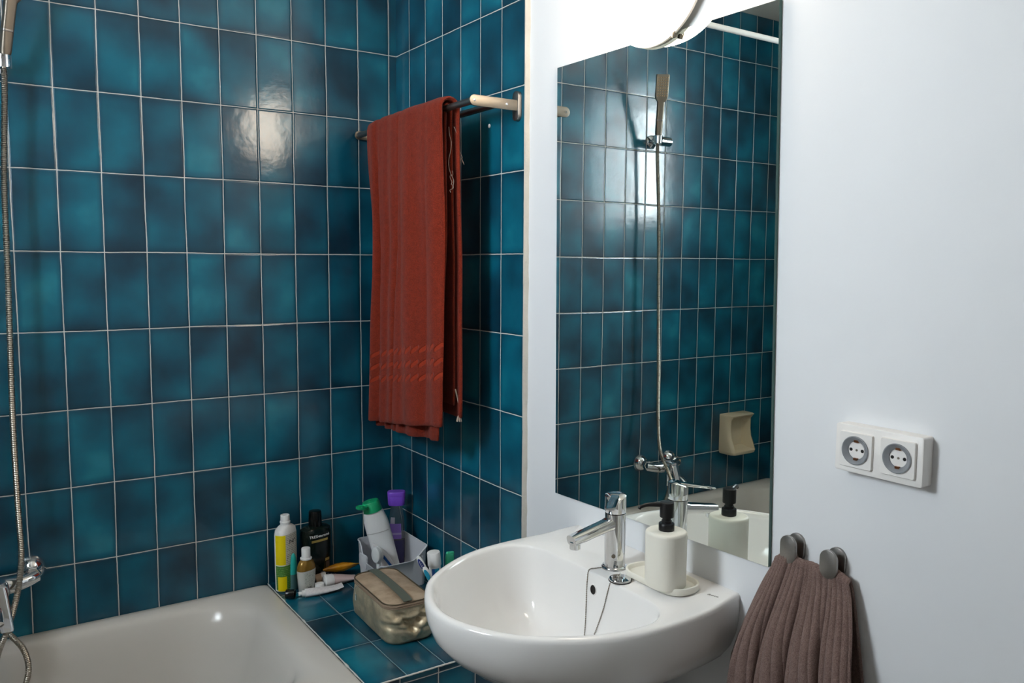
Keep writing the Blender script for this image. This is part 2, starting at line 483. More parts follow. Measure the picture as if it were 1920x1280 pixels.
g = G(); g.box(XL-.12, .12, YF-.12, .12, H, H+.1); struct('ceiling', g, 'ceil')

# tiled shelf at the end of the bath
SX0, SY0, SZ = -.428, -.7115, .578
g = G()
g.add([(SX0, SY0, SZ), (0, SY0, SZ), (0, 0, SZ), (SX0, 0, SZ)], [(0, 1, 2, 3)], 0)
g.add([(SX0, SY0, 0), (0, SY0, 0), (0, SY0, SZ), (SX0, SY0, SZ)], [(0, 1, 2, 3)], 1)
g.add([(SX0, SY0, 0), (SX0, 0, 0), (SX0, 0, SZ), (SX0, SY0, SZ)], [(0, 1, 2, 3)], 1)
g.add([(0, SY0, 0), (WX, SY0, 0), (WX, SY0, SZ), (0, SY0, SZ)], [(0, 1, 2, 3)], 1)
g.add([(0, SY0, SZ), (WX, SY0, SZ), (WX, YE, SZ), (0, YE, SZ)], [(0, 1, 2, 3)], 0)
shelf = mk('tiled_shelf', g, ['tileTop', 'tileFront'], loc=(0, 0, 0), smooth=False)
tag(shelf, 'low teal tiled shelf between the bath end and the right wall', 'shelf')
g = G(); g.tube([(SX0+.43*i/60, SY0-.0004, SZ-.0006+.0007*noise.noise((i*.9, 0, 0))) for i in range(61)], lambda t: .0022+.0007*noise.noise((t*40, 2, 0)), 8)
mk('grout_edge', g, 'grouttrim', shelf)
g = G()
for i in range(14):
    pass
pts = [(SX0-.001+.0012*noise.noise((0, i*.35, 1)), -.004-.70*i/90, SZ+.0012) for i in range(91)]
g.tube(pts, lambda t: .0014+.002*max(0, noise.noise((t*22, 5, 0)))+.0035*max(0, noise.noise((t*60, 9, 0)))*(1 if .84 < t < .97 else 0), 8)
struct('trim_2', g, 'caulk', smooth=True)

# ------------------------------------------------------------------ bath
BX0, BX1, BY0, BY1, BZ = -1.795, SX0-.0006, -.70, -.002, .580
g = G()
bcx, bcy = (BX0+BX1)/2, (BY0+BY1)/2
def bring(in_l, in_r, in_f, in_b, rad, z, k=14):
    x0, x1, y0, y1 = BX0+in_l, BX1-in_r, BY0+in_f, BY1-in_b
    return [((x0+x1)/2+p[0], (y0+y1)/2+p[1], z) for p in rrect(x1-x0, y1-y0, rad, k)]
rings = [bring(0, 0, 0, 0, .012, 0.), bring(0, 0, 0, 0, .012, .50), bring(0, 0, 0, 0, .012, BZ-.008), bring(.003, .003, .003, .001, .012, BZ-.002), bring(.010, .010, .010, .004, .018, BZ),
         bring(.03, .05, .045, .022, .06, BZ), bring(.045, .070, .060, .036, .10, BZ-.002), bring(.055, .082, .070, .046, .13, BZ-.008), bring(.063, .092, .077, .054, .145, BZ-.022),
         bring(.075, .11, .085, .064, .155, BZ-.07), bring(.10, .16, .10, .085, .16, BZ-.20), bring(.13, .22, .115, .10, .16, BZ-.30), bring(.16, .27, .135, .12, .15, BZ-.36), bring(.22, .33, .18, .16, .12, BZ-.385)]
g.grid(rings, True, False, True)
bath = mk('bathtub', g, 'enamel', loc=(bcx, bcy, 0), angle=60)
tag(bath, 'cream enamel bathtub along the back tiled wall, lower left', 'bathtub')
g = G(); g.lathe([(.001, 0), (.03, 0), (.034, -.003), (.034, -.006)], 24, (BX0+.42, bcy, BZ-.379)); mk('drain', g, 'chrome', bath)

# ------------------------------------------------------------------ washbasin
YC, SZK = -1.133, .915
OUT = [(.013, .238), (-.05, .247), (-.12, .252), (-.19, .252), (-.25, .245), (-.31, .226), (-.37, .193), (-.42, .152), (-.453, .105), (-.476, .053)]
def outline(prof, front):
    r = [(x, YC-h) for x, h in prof]; l = [(x, YC+h) for x, h in reversed(prof)]
    pts = spline([(x, y, 0) for x, y in r]+[(front, YC, 0)]+[(x, y, 0) for x, y in l], 10)
    return [(p.x, p.y) for p in pts]
po = outline(OUT, -.484)
INN = [(-.138, .165), (-.152, .202), (-.19, .227), (-.24, .228), (-.30, .212), (-.36, .181), (-.413, .139), (-.443, .093), (-.463, .047)]
r_ = [(-.134, YC-.05), (-.135, YC-.11)]
pin = spline([(x, y, 0) for x, y in [(-.134, YC), (-.134, YC-.06), (-.136, YC-.12)]+[(x, YC-h) for x, h in INN]+[(-.470, YC)]+[(x, YC+h) for x, h in reversed(INN)]+[(-.136, YC+.12), (-.134, YC+.06)]], 8, True)
pin = [(p.x, p.y) for p in pin]
CX = -.29
def rayhit(poly, ang):
    dx, dy = cos(ang), sin(ang); best = 0
    n = len(poly)
    for i in range(n):
        ax, ay = poly[i][0]-CX, poly[i][1]-YC; bx, by = poly[(i+1) % n][0]-CX, poly[(i+1) % n][1]-YC
        den = dx*(by-ay)-dy*(bx-ax)
        if abs(den) < 1e-12: continue
        t = (ax*(by-ay)-ay*(bx-ax))/den; u = (ax*dy-ay*dx)/den
        if -1e-6 <= u <= 1+1e-6 and t > best: best = t
    return best
NA = 192
angs = sorted([2*PI*i/NA for i in range(NA)]+[math.atan2(.238, .013-CX), math.atan2(-.238, .013-CX) % (2*PI)])
RO = [(CX+rayhit(po, a)*cos(a), YC+rayhit(po, a)*sin(a)) for a in angs]
RI = [(CX+rayhit(pin, a)*cos(a), YC+rayhit(pin, a)*sin(a)) for a in angs]
def deck(x): return SZK + .007*sstep(-.09, .012, x)
def so(s, z, k=1.):      # outer ring scaled towards the wall
    return [(.013+(x-.013)*s, YC+(y-YC)*s, z) for x, y in RO]
def off(ring, d):        # inset by d towards centre, keep the wall edge
    out = []
    for x, y in ring:
        v = Vector((x-CX, y-YC)); L = v.length; v *= (L-d)/L
        out.append((x if x > .0125 else CX+v.x, YC+v.y))
    return out
def si(s, z):
    out = []
    for x, y in RI:
        w_ = sstep(-.24, -.145, x); e_ = s*w_+s**1.9*(1-w_)
        out.append((-.25+(x+.25)*e_, YC+(y-YC)*s**(1.9-.9*w_), z))
    return out
rings = [so(.25, .735), so(.45, .740), so(.66, .757), so(.82, .785), so(.92, .816), so(.972, .846), so(.993, .874), so(1., .895)]
for d, dz in ((0, -.010), (.0012, -.0045), (.0045, -.0012), (.009, 0)):
    rings.append([(x, y, deck(x)+dz) for x, y in off(RO, d)])
mid = [((a[0]*.5+b[0]*.5), (a[1]*.5+b[1]*.5)) for a, b in zip(off(RO, .009), off(RI, -.0022))]
rings.append([(x, y, deck(x)) for x, y in mid])
rings.append([(x, y, deck(x)) for x, y in off(RI, -.0022)])
for s, z in ((.998, .9135), (.990, .909), (.982, .900), (.970, .882), (.955, .860), (.935, .835), (.90, .808), (.82, .782), (.66, .766), (.45, .759), (.2, .756), (.1, .755)):
    rings.append(si(s, z))
g = G(); g.grid(rings, True, True, True)
sink = mk('washbasin', g, 'ceramic', loc=(0, YC, SZK), angle=50)
tag(sink, 'white rounded ceramic washbasin mounted under the mirror', 'washbasin')
sink_world = [Vector(v.co)+Vector((0, YC, SZK)) for v in sink.data.vertices]
bvh = BVHTree.FromPolygons(sink_world, [tuple(p.vertices) for p in sink.data.polygons])
def onsink(x, y, lift):
    h = bvh.ray_cast(Vector((x, y, 1.5)), Vector((0, 0, -1)))
    return Vector((x, y, h[0].z+lift))
# overflow on the back slope: solid disc, the hole's shade painted dark
h = bvh.ray_cast(Vector((-.30, YC-.002, .882)), Vector((1, 0, 0)))
c, nrm = h[0], h[1].normalized()
if nrm.x > 0: nrm = -nrm
U = nrm.cross(Vector((0, 0, 1))).normalized(); V = U.cross(nrm).normalized()
g = G(); g.plate([(.0085*cos(2*PI*i/28), .0095*sin(2*PI*i/28)) for i in range(28)], -.004, .0006, (c, U, V, nrm)); mk('overflow_shade_disc', g, 'dark', sink)
g = G()
ringp = [c+U*.0092*cos(2*PI*i/32)+V*.0102*sin(2*PI*i/32)+nrm*.0004 for i in range(32)]
g.tube(ringp, .0011, 8, closed=True); mk('overflow_rim', g, 'ceramic', sink)
g = G(); g.lathe([(.001, .004), (.018, .004), (.021, .002), (.021, 0)], 28, (-.25, YC, .7555)); mk('drain', g, 'chrome', sink)
text_mesh('maker_mark', 'Roca', .0105, simple('grey mark', (120, 118, 116), .5), sink,
          lambda x, y, h: Vector((-.032+.30*x-.95*y*0+y*.75, -1.347-x, deck(-.03)+.0002+h*.3)))
g = G()
ped = []
for z, ax, hy in ((0, .13, .115), (.05, .125, .11), (.2, .105, .092), (.5, .10, .088), (.64, .112, .10), (.72, .132, .122), (.7345, .138, .128)):
    ped.append([(min(.011, -.12+p[0]*1.0), YC+p[1], z) for p in [sup(ax, hy, 2.4, 2*PI*j/48) for j in range(48)]])
g.grid(ped, True, True, True)
pedestal = mk('basin_pedestal', g, 'ceramic', loc=(-.12, YC, 0))
tag(pedestal, 'white ceramic pedestal under the washbasin, only its top shows', 'pedestal')

# basin mixer tap
TX, TY = -.082, YC
tz = deck(TX)
tap = thing('basin_tap', 'chrome single lever mixer tap standing on the washbasin', 'tap', (TX, TY, tz))
g = G(); g.lathe([(.0262, 0), (.0262, .0035), (.0245, .0055), (.0212, .0062), (.0208, .009), (.0208, .112)], 40, (TX, TY, tz)); mk('body', g, 'chrome', tap, angle=50)
g = G()
top = []
for z0 in (.1132, .1142, .128):
    r = .0202 if z0 == .1132 else .0210
    top.append([(TX+r*cos(2*PI*j/40), TY+r*sin(2*PI*j/40), tz+z0) for j in range(40)])
ld = Vector((-.761, -.649, 0))                 # lever direction
for r, hh in ((.0210, .149), (.019, .1505), (.010, .152)):
    ring = []
    for j in range(40):
        q = Vector((r*cos(2*PI*j/40), r*sin(2*PI*j/40), 0))
        d = q.dot(ld)
        ring.append((TX+q.x, TY+q.y, tz+hh-.0005-.34*max(0, d+.004)))
    top.append(ring)
g.grid(top, True, True, True); lv = mk('lever', g, 'chrome', tap, angle=40)
g = G()
ls = Vector((-ld.y, ld.x, 0))
lz = tz+.1455
rows = []
for t, w, dz, th in ((-.004, .0075, .002, .0035), (.012, .0085, .000, .0045), (.03, .0092, -.002, .004), (.055, .0098, -.0038, .0035), (.074, .0098, -.005, .003), (.0765, .0090, -.0052, .002)):
    c_ = Vector((TX, TY, lz+dz))+ld*t
    rows.append([c_+ls*(w*a)+Vector((0, 0, th*b)) for a, b in ((-1, -.4), (-.9, -.7), (.9, -.7), (1, -.4), (1, .3), (.85, .55), (-.85, .55), (-1, .3))])
g.grid(rows, True, True, True); mk('lever_paddle', g, 'chrome', lv, angle=35)
g = G()
path = spline([(TX+.002, TY, tz+.0915), (TX-.020, TY, tz+.0900), (TX-.045, TY, tz+.0860), (TX-.080, TY, tz+.0795), (TX-.110, TY, tz+.0740)], 6)
rows = []
L = len(path)
for i, p in enumerate(path):
    t = i/(L-1)
    a, b = path[max(i-1, 0)], path[min(i+1, L-1)]; d = (b-a).normalized()
    n_ = Vector((0, 0, 1))-d*d.z; n_.normalize()
    w = .0165-.0025*t; hh = .0095*max(0, 1-t*2.6)**1.8+.0118-.0010*t
    lift = .002*max(0, 1-t*2.6)**2
    if t > .97: pass
    rows.append([p+Vector((0, 1, 0))*sup(w, hh, 2.5, 2*PI*j/32)[0]+n_*(sup(w, hh, 2.5, 2*PI*j/32)[1]+lift) for j in range(32)])
g.grid(rows, True, True, True); sp_ = mk('spout', g, 'chrome', tap, angle=50)
g = G()
e_ = Vector((TX-.101, TY, tz+.063)); g.lathe([(.0095, -.006), (.0105, -.005), (.0105, .008)], 28, e_, mat=None)
mk('aerator', g, 'chrome', sp_)
# small temperature mark
g = G(); g.lathe([(.0035, 0), (.004, .0006), (.004, .0016)], 16, mat=Matrix.Translation((TX-.0205*.75, TY-.0208*.68, tz+.030)) @ Matrix.Rotation(PI/2, 4, Vector((.7, -.7, 0))))
mk('plug_of_chain', g, 'satin', tap)
tap.children[-1].name = 'chain_eyelet'

# basin stopper with its chain
px, py = -.119, -1.192
stop = thing('basin_plug', 'round chrome basin plug on a ball chain beside the tap', 'plug', (px, py, deck(px)))
g = G(); g.lathe([(.018, 0), (.0212, .001), (.0216, .0035), (.0205, .0055), (.015, .0062), (.006, .0068), (.001, .0070)], 32, (px, py, deck(px)+.0002)); pd = mk('plug_disc', g, 'chrome', stop)
g = G(); g.lathe([(.0186, -.0001), (.0222, .0004), (.0224, .002), (.0218, .0024)], 32, (px, py, deck(px)+.0003)); mk('rubber_seal', g, 'black', stop)
g = G(); g.tube([(px+.0045*cos(2*PI*i/20)*.7, py+.0045*cos(2*PI*i/20)*.7, deck(px)+.0105+.0045*sin(2*PI*i/20)) for i in range(20)], .0009, 8, closed=True); mk('ring', g, 'chrome', stop)
way = []
for x, y, z in ((TX-.019, TY+.006, None), (-.118, YC+.014, None), (-.134, YC+.0165, None)):
    way.append(onsink(x, y, .0014))
def slope(y, z):
    h = bvh.ray_cast(Vector((-.30, y, z)), Vector((1, 0, 0))); return Vector((h[0].x-.0016, y, z))
way += [slope(YC+.0165, .895), slope(YC+.015, .86), slope(YC+.011, .82), slope(YC+.004, .79)]
way += [slope(YC-.003, .776), slope(YC-.010, .776), slope(YC-.018, .79), slope(YC-.026, .82), slope(YC-.038, .86), slope(YC-.046, .895)]
way += [onsink(-.133, YC-.050, .0014), onsink(-.128, YC-.052, .0014), Vector((px-.006, py+.010, deck(px)+.009)), Vector((px, py+.003, deck(px)+.010))]
path = spline(way, 40)
g = G()
acc = 0; last = path[0]; step = .0030
def bead(c, r):
    rows = [[(c.x+r*sin(a)*cos(b), c.y+r*sin(a)*sin(b), c.z+r*cos(a)) for b in [2*PI*k/8 for k in range(8)]] for a in [PI*(i+.15)/5.3 for i in range(6)]]
    g.grid(rows, True, True, True)
bead(path[0], .0013)
for p in path[1:]:
    acc += (p-last).length; last = p
    if acc >= step: bead(p, .00125); acc = 0
g.tube(path[::3], .00045, 6); mk('ball_chain', g, 'satin', stop)

# soap dispenser on its tray
DX, DY = -.080, -1.273
tr = thing('soap_tray', 'cream oblong tray under the soap dispenser', 'tray', (-.060, -1.243, deck(-.06)+.001))
z0 = deck(-.06)+.0012
o_ = rrect(.082, .156, .036, 10); i_ = rrect(.072, .146, .031, 10); f_ = rrect(.066, .140, .028, 10); b_ = rrect(.076, .150, .033, 10)
P3 = lambda q, z: [(-.060+p[0], -1.243+p[1], z) for p in q]
g = G(); g.grid([P3(b_, z0), P3(o_, z0+.003), P3(o_, z0+.0125), P3(rrect(.080, .154, .035, 10), z0+.0135), P3(rrect(.074, .148, .032, 10), z0+.0135), P3(i_, z0+.0125), P3(f_, z0+.006)], True, True, True)
mk('tray_body', g, 'cream', tr, angle=50)
ds = thing('soap_dispenser', 'cream soap dispenser with black pump on its tray', 'soap dispenser', (DX, DY, z0+.006))
zb = z0+.0063
def sd(z, a, e=2.45): return (DX, DY, zb+z, a, a*1.02, e)
g = G(); g.loft([sd(0, .030), sd(.002, .0335), (DX, DY, zb+.005, .0350, .0357, 2.45), sd(.100, .0356), sd(.1035, .0350), sd(.1055, .0332), sd(.1062, .030), sd(.1062, .012)], 56)
mk('bottle', g, 'cream', ds, angle=55)
zt = zb+.1062
g = G(); g.lathe([(.0140, -.0005), (.0144, .001), (.0144, .0125), (.0136, .0135), (.0095, .0138), (.0095, .0185), (.0082, .0186)], 36, (DX, DY, zt)); mk('collar', g, 'black', ds)
g = G(); g.lathe([(.0080, .012), (.0080, .026)], 28, (DX, DY, zt)); mk('pump_stem', g, 'black', ds)
g = G(); g.lathe([(.0080, .0245), (.0126, .0247), (.0130, .026), (.0130, .0505), (.0126, .0522), (.011, .053)], 36, (DX, DY, zt)); hd = mk('pump_head', g, 'black', ds)
g = G()
nd = Vector((-.87, .40, 0)).normalized(); c0 = Vector((DX, DY, zt+.0475))
path = spline([c0+nd*.006, c0+nd*.022+Vector((0, 0, .0012)), c0+nd*.038+Vector((0, 0, .0012)), c0+nd*.050+Vector((0, 0, -.0020)), c0+nd*.053+Vector((0, 0, -.0060))], 6)
g.tube(path, lambda t: .0050-.0022*t, 14); mk('nozzle', g, 'black', hd)

# ------------------------------------------------------------------ mirror, lamp, sockets, hooks
q = [(-.812, 1.956), (-.821, .980), (-1.437, .994), (-1.419, 1.953)]
g = G()
fr = [(.004, y, z) for y, z in q]; bk = [(WX-.0005, y, z) for y, z in q]
g.add(fr+bk, [(0, 1, 2, 3)], 0); g.add(fr+bk, [(0, 4, 5, 1), (1, 5, 6, 2), (2, 6, 7, 3), (3, 7, 4, 0), (7, 6, 5, 4)], 1)
mirror = mk('wall_mirror', g, ['mirror', 'mirroredge'], loc=(.008, -1.125, 1.47), smooth=False)
tag(mirror, 'tall frameless mirror on the white wall above the washbasin', 'mirror')

LY, LZ, LR, LD = -1.131, 2.066, .125, .120
lamp = thing('wall_lamp', 'glowing white dome lamp on the wall above the mirror', 'lamp', (WX, LY, LZ))
T = Matrix.Translation((0, LY, LZ)) @ Matrix.Rotation(-PI/2, 4, 'Y')     # local z -> -x
g = G(); g.lathe([(.05, -.0118), (.10, -.0118), (.10, -.0005), (LR+.004, -.0005), (LR+.006, .002), (LR+.006, .007), (LR+.002, .009)], 64, mat=T); mk('base_plate', g, simple('cream lamp base', (246, 240, 230), .4), lamp)
g = G(); prof = [(LR*cos(a), .0095+LD*sin(a)) for a in [PI/2*i/18 for i in range(18)]]+[(.002, .0095+LD)]
g.lathe(prof, 64, mat=T); mk('glass_dome', g, 'lamp', lamp)
g = G(); g.box(-.008, .0, LY-.058, LY-.052, LZ-.125, LZ-.117); g.tube([(-.008, LY-.055, LZ-.126), (-.010, LY-.058, LZ-.118), (-.004, LY-.062, LZ-.112)], .0012, 6); mk('spring_clip', g, 'satin', lamp)

# double socket
SYc, SZc = -1.6415, 1.2365
sk = thing('double_socket', 'white double power socket box on the plain wall at right', 'socket', (WX, SYc, SZc))
tilt = Matrix.Translation((0, SYc, SZc)) @ Matrix.Rotation(-.018, 4, 'X') @ Matrix.Translation((0, -SYc, -SZc))
def fr_(y, z, x=0): return (tilt @ Vector((x, SYc+y, SZc+z)), Vector((0, -1, 0)), Vector((0, 0, 1)), Vector((-1, 0, 0)))
g = G(); g.plate(rrect(.141, .073, .0035, 4), -WX+.0006, .006, fr_(0, 0), 0.); mk('back_box', g, 'offwhite', sk)
g = G(); g.plate(rrect(.1415, .0735, .004, 4), .0062, .0135, fr_(0, 0), .0012); mk('frame', g, 'offwhite', sk)
for s in (1, -1):
    yc = s*.0338
    g = G()
    o, U, V, W = fr_(yc, 0)
    sq0 = rrect(.0545, .0545, .003, 4); sq = []
    for i, p in enumerate(sq0):
        q_ = sq0[(i+1) % len(sq0)]; k = max(1, int(math.hypot(q_[0]-p[0], q_[1]-p[1])/.0025))
        sq += [(p[0]+(q_[0]-p[0])*j/k, p[1]+(q_[1]-p[1])*j/k) for j in range(k)]
    R_ = .0215
    ang = [math.atan2(p[1], p[0]) for p in sq]
    circ = lambda r, d: [o+U*r*cos(a)+V*r*sin(a)+W*d for a in ang]
    flat = lambda q, d: [o+U*p[0]+V*p[1]+W*d for p in q]
    g.grid([flat(sq, .0125), flat(sq, .0162), flat([(p[0]*.975, p[1]*.975) for p in sq], .0176), circ(R_, .0176), circ(R_*.985, .0140)], True, False, True)
    pl = mk('socket_insert', g, 'offwhite', sk, angle=35)
    g = G()
    g.grid([circ(R_*1.02, .0178), circ(R_*1.03, .0196), circ(R_*.97, .0204), circ(R_*.68, .0165), circ(R_*.63, .0152), circ(R_*.63, .0143)], True)
    mk('safety_ring', g, 'ring', pl)
    for a_ in (-.0095, .0095):
        g = G(); g.plate([(a_+.0026*cos(2*PI*i/16), .0026*sin(2*PI*i/16)) for i in range(16)], .0137, .0144, (o, U, V, W))
        mk('pin_shade_disc', g, 'dark', pl)  # solid disc coloured dark as the shade in a pin hole
    g = G(); g.plate([(.0018*cos(2*PI*i/12), .0018*sin(2*PI*i/12)) for i in range(12)], .0137, .0146, (o, U, V, W)); mk('centre_screw', g, 'satin', pl)
    for b_s in (-1, 1):
        g = G(); g.plate([(.0035*x_, b_s*.0142+.0022*y_) for x_, y_ in ((-1, -1), (1, -1), (1, 1), (-1, 1))], .0137, .0172, (o, U, V, W))
        mk('earth_contact', g, 'copper', pl)

# two hooks
hk = thing('wall_hook', 'satin oval hook nearest the mirror, holding the brown towel', 'hook', (WX, -1.490, 1.045), 'oval hooks on the white wall')
hf = lambda x: (Vector((x, -1.490, 1.045)), Vector((0, -1, 0)), Vector((0, 0, 1)), Vector((-1, 0, 0)))
pill = rrect(.031, .047, .0154, 10)
g = G(); g.plate(pill, -WX+.0004, -WX+.0055, hf(0), .0008); mk('wall_plate', g, 'gun', hk)
g = G(); g.lathe([(.006, .004), (.006, .026)], 20, mat=Matrix.Translation((WX, -1.490, 1.0305)) @ Matrix.Rotation(-PI/2, 4, 'Y')); mk('stem', g, 'gun', hk)
g = G(); g.plate(pill, .011, .0155, hf(0), .0008); mk('front_plate', g, 'gun', hk)
h2 = hk.copy(); col.objects.link(h2); h2.location = (WX, -1.567, 1.043)
h2['label'] = 'satin oval hook farther from the mirror, lower and fully exposed above the brown towel'
for c_ in list(hk.children):
    d = c_.copy(); col.objects.link(d); d.parent = h2

# ------------------------------------------------------------------ towel rail
RZ, RX, RY0, RY1 = 1.893, -.129, -.670, -.012
rail = thing('towel_rail', 'double satin steel towel rail on the teal tiles of the right wall', 'towel rail', (0, -.337, RZ))
for yy in (RY0, RY1+.002):
    fr = (Vector((0, yy+.006, RZ)), Vector((0, -1, 0)), Vector((0, 0, 1)), Vector((-1, 0, 0)))
    g = G(); g.plate(rrect(.026, .070, .0128, 10) if yy == RY0 else rrect(.02, .070, .0098, 10), .0005, .010, fr, .001); wp = mk('wall_plate', g, 'gun', rail)
    g = G()
    ol = [(.009, -.0125), (.009, .0125)] + [(RX-.004+.0125*cos(PI/2+PI*i/12), .0125*sin(PI/2+PI*i/12)) for i in range(13)]
    ol = [(-.009, -.0125), (-.009, .0125)]+[(RX+.0125*cos(PI/2+PI*i/12), .0125*sin(PI/2+PI*i/12)) for i in range(13)]
    g.plate(ol, -.002, .002, (Vector((0, yy, RZ)), Vector((1, 0, 0)), Vector((0, 0, 1)), Vector((0, -1, 0))), .0004)
    arm = mk('bracket_arm', g, 'satin', rail)
    for sx in (RX, -.040):
        g = G(); g.lathe([(.003, 0), (.003, .0008), (.0012, .0012)], 14, mat=Matrix.Translation((sx, yy-.002, RZ)) @ Matrix.Rotation(PI/2, 4, 'X'))
        mk('bracket_screw', g, 'chrome', arm)
for xx in (RX, -.058):
    g = G(); g.tube([(xx, RY0+.001, RZ), (xx, RY1-.001, RZ)], .0082, 24); mk('rail_bar', g, 'gun', rail)
g = G(); g.lathe([(.0052, -.001), (.0052, .0008), (.003, .0016), (.0005, .0018)], 16, mat=Matrix.Translation((0, -.532, 1.864)) @ Matrix.Rotation(-PI/2, 4, 'Y'))
tag(mk('drill_hole_plug', g, 'white', loc=(0, -.532, 1.864)), 'small white plug in a drill hole under the towel rail', 'plug')

# ------------------------------------------------------------------ rust towel
def sheet(rows_pts, th, uvs):
    """closed thick sheet from a grid of points"""
    R, C = len(rows_pts), len(rows_pts[0])
    P_ = [[Vector(p) for p in r] for r in rows_pts]
    nor = []
    for i in range(R):
        r = []
        for j in range(C):
            a = P_[min(i+1, R-1)][j]-P_[max(i-1, 0)][j]; b = P_[i][min(j+1, C-1)]-P_[i][max(j-1, 0)]
            n = a.cross(b); r.append(n.normalized() if n.length > 1e-12 else Vector((1, 0, 0)))
        nor.append(r)
    f = [p+n*th/2 for r, s in zip(P_, nor) for p, n in zip(r, s)]
    k = [p-n*th/2 for r, s in zip(P_, nor) for p, n in zip(r, s)]
    fs = []
    n = R*C
    for i in range(R-1):
        for j in range(C-1):
            a, b, c, d = i*C+j, i*C+j+1, (i+1)*C+j+1, (i+1)*C+j
            fs += [(a, b, c, d), (n+d, n+c, n+b, n+a)]
    border = [(i, 0) for i in range(R)]+[(R-1, j) for j in range(1, C)]+[(i, C-1) for i in range(R-2, -1, -1)]+[(0, j) for j in range(C-2, 0, -1)]
    m_ = len(border)
    # rounded hem: extra mid vertices pushed outward
    mids = []
    for q, (i, j) in enumerate(border):
        out = Vector((0, 0, 0))
        if i == 0: out += P_[0][j]-P_[1][j]
        if i == R-1: out += P_[R-1][j]-P_[R-2][j]
        if j == 0: out += P_[i][0]-P_[i][1]
        if j == C-1: out += P_[i][C-1]-P_[i][C-2]
        mids.append(P_[i][j]+out.normalized()*th*.42)
    o = 2*n
    for q in range(m_):
        r = (q+1) % m_
        a = border[q][0]*C+border[q][1]; b = border[r][0]*C+border[r][1]
        fs += [(a, b, o+r, o+q), (o+q, o+r, n+b, n+a)]
    fl = [t for r in uvs for t in r]
    return f+k+mids, fs, fl+fl+[uvs[i][j] for i, j in border]

def towel_layer(xoff, ztop_r, zbl, zbr, zback, yl_top, yr_top, yl_bot, yr_bot, pleat, C=110, th=.0085):
    """front panel, over the bar, back panel"""
    rows, uvs = [], []
    ss = [i/60 for i in range(61)]
    rad = .0082+.006+ztop_r
    for kind in ('f', 't', 'b'):
        n = {'f': 64, 't': 12, 'b': 34}[kind]
        for i in range(n):
            row, uv = [], []
            for j in range(C):
                u = j/(C-1)
                zb = zbl+(zbr-zbl)*u
                if kind == 'f':
                    t = i/(n-1); z = zb+(RZ-zb)*t
                    fade = 1-sstep(.60, 1.0, t)*.72
                    y = (yl_bot+(yr_bot-yl_bot)*u)*(1-t)+(yl_top+(yr_top-yl_top)*u)*t
                    x = RX-rad-xoff+pleat(u, t)*fade
                    x += .0030*noise.noise((u*3.1, t*4.3, 7))*fade+.0018*noise.noise((u*9, t*2.0, 3))*fade
                    L_ = (z-zb)
                elif kind == 't':
                    a = PI*(i+1)/(n+1); z = RZ+rad*sin(a); x = RX-rad*cos(a)-xoff*(1+cos(a))/2
                    y = yl_top+(yr_top-yl_top)*u
                    x += pleat(u, 1)*.28*(1+cos(a))/2; z += -.35*max(0, pleat(u, 1))*.3*sin(a)
                    L_ = RZ-zb+a*rad
                else:
                    t = i/(n-1); z = RZ-(RZ-zback)*t
                    y = yl_top+(yr_top-yl_top)*u-.012*t*(u-.3)
                    x = RX+rad+.002*noise.noise((u*5, t*4, 2))-.003*t+.006*sin(u*9+1)*t+.040*math.exp(-((u-.19)/.09)**2)*sstep(.05, .3, t)+.008*sstep(.1, .5, t)
                    L_ = RZ-zb+PI*rad+(RZ-z)
                row.append((x, y, z)); uv.append(((u*(yl_bot-yr_bot)), L_))
            rows.append(row); uvs.append(uv)
    return sheet(rows, th, uvs)

def pl_main(u, t):
    # three overlapping lengthwise pleats: steps whose lips face the left
    e1 = .255-.05*t+.010*sin(t*5); e2 = .465+.04*t-.008*sin(t*6)
    a = .020*(1-sstep(e1-.010, e1+.012, u)) + .010*(1-sstep(e2-.008, e2+.008, u))
    d = e1-u
    groove = .034*math.exp(-(max(0, d-.012)/.055)**2)*sstep(-.012, .006, d)*(.55+.45*sstep(1., .75, t))
    groove += .010*math.exp(-((u-e2+.020)/.016)**2)
    left = .010*math.exp(-((u-.0)/.05)**2)-.010*math.exp(-((u-.09)/.03)**2)+.008*math.exp(-((u-.150+.02*t)/.02)**2)
    wave = .0085*sin(u*24+2.6*t)*sstep(.48, .56, u)*(1-.45*t)+.006*sin(u*38+1.5)*sstep(.27, .33, u)*sstep(.47, .42, u)-.008*math.exp(-((u-.63)/.08)**2)+.006*math.exp(-((u-.80-.05*t)/.025)**2)
    return a+groove+left+wave+.007*sstep(.94, 1., u)
g = G()
vs, fs, uv = towel_layer(.004, .010, 1.043, 1.113, 1.13, -.118, -.556, -.040, -.562, pl_main)
g.add(vs, fs, 0, uv)
vs, fs, uv = towel_layer(-.0085, .0005, 1.028, 1.062, 1.16, -.108, -.538, -.044, -.498, lambda u, t: pl_main(min(1, u+.01), t)+.0035, C=110, th=.006)
g.add(vs, fs, 0, uv)
towel = mk('bath_towel', g, 'red', loc=(RX, -.3, RZ), angle=75)
tag(towel, 'rust red bath towel folded over the towel rail', 'towel')
g = G()
def wob(p0, p1, n, amp, seed): return [Vector(p0).lerp(Vector(p1), i/n)+amp*noise.noise_vector((i*.55, seed, 0)) for i in range(n+1)]
for k, (a, b, am) in enumerate((((-.128, -.549, 1.845), (-.120, -.553, 1.70), .010), ((-.108, -.548, 1.85), (-.094, -.556, 1.76), .009), ((-.121, -.552, 1.74), (-.126, -.556, 1.69), .012), ((-.106, -.549, 1.82), (-.098, -.560, 1.765), .008))):
    g.tube(spline(wob(a, b, 9, am, k*3.3), 4), .0007, 6)
mk('loose_thread', g, 'thread', towel)
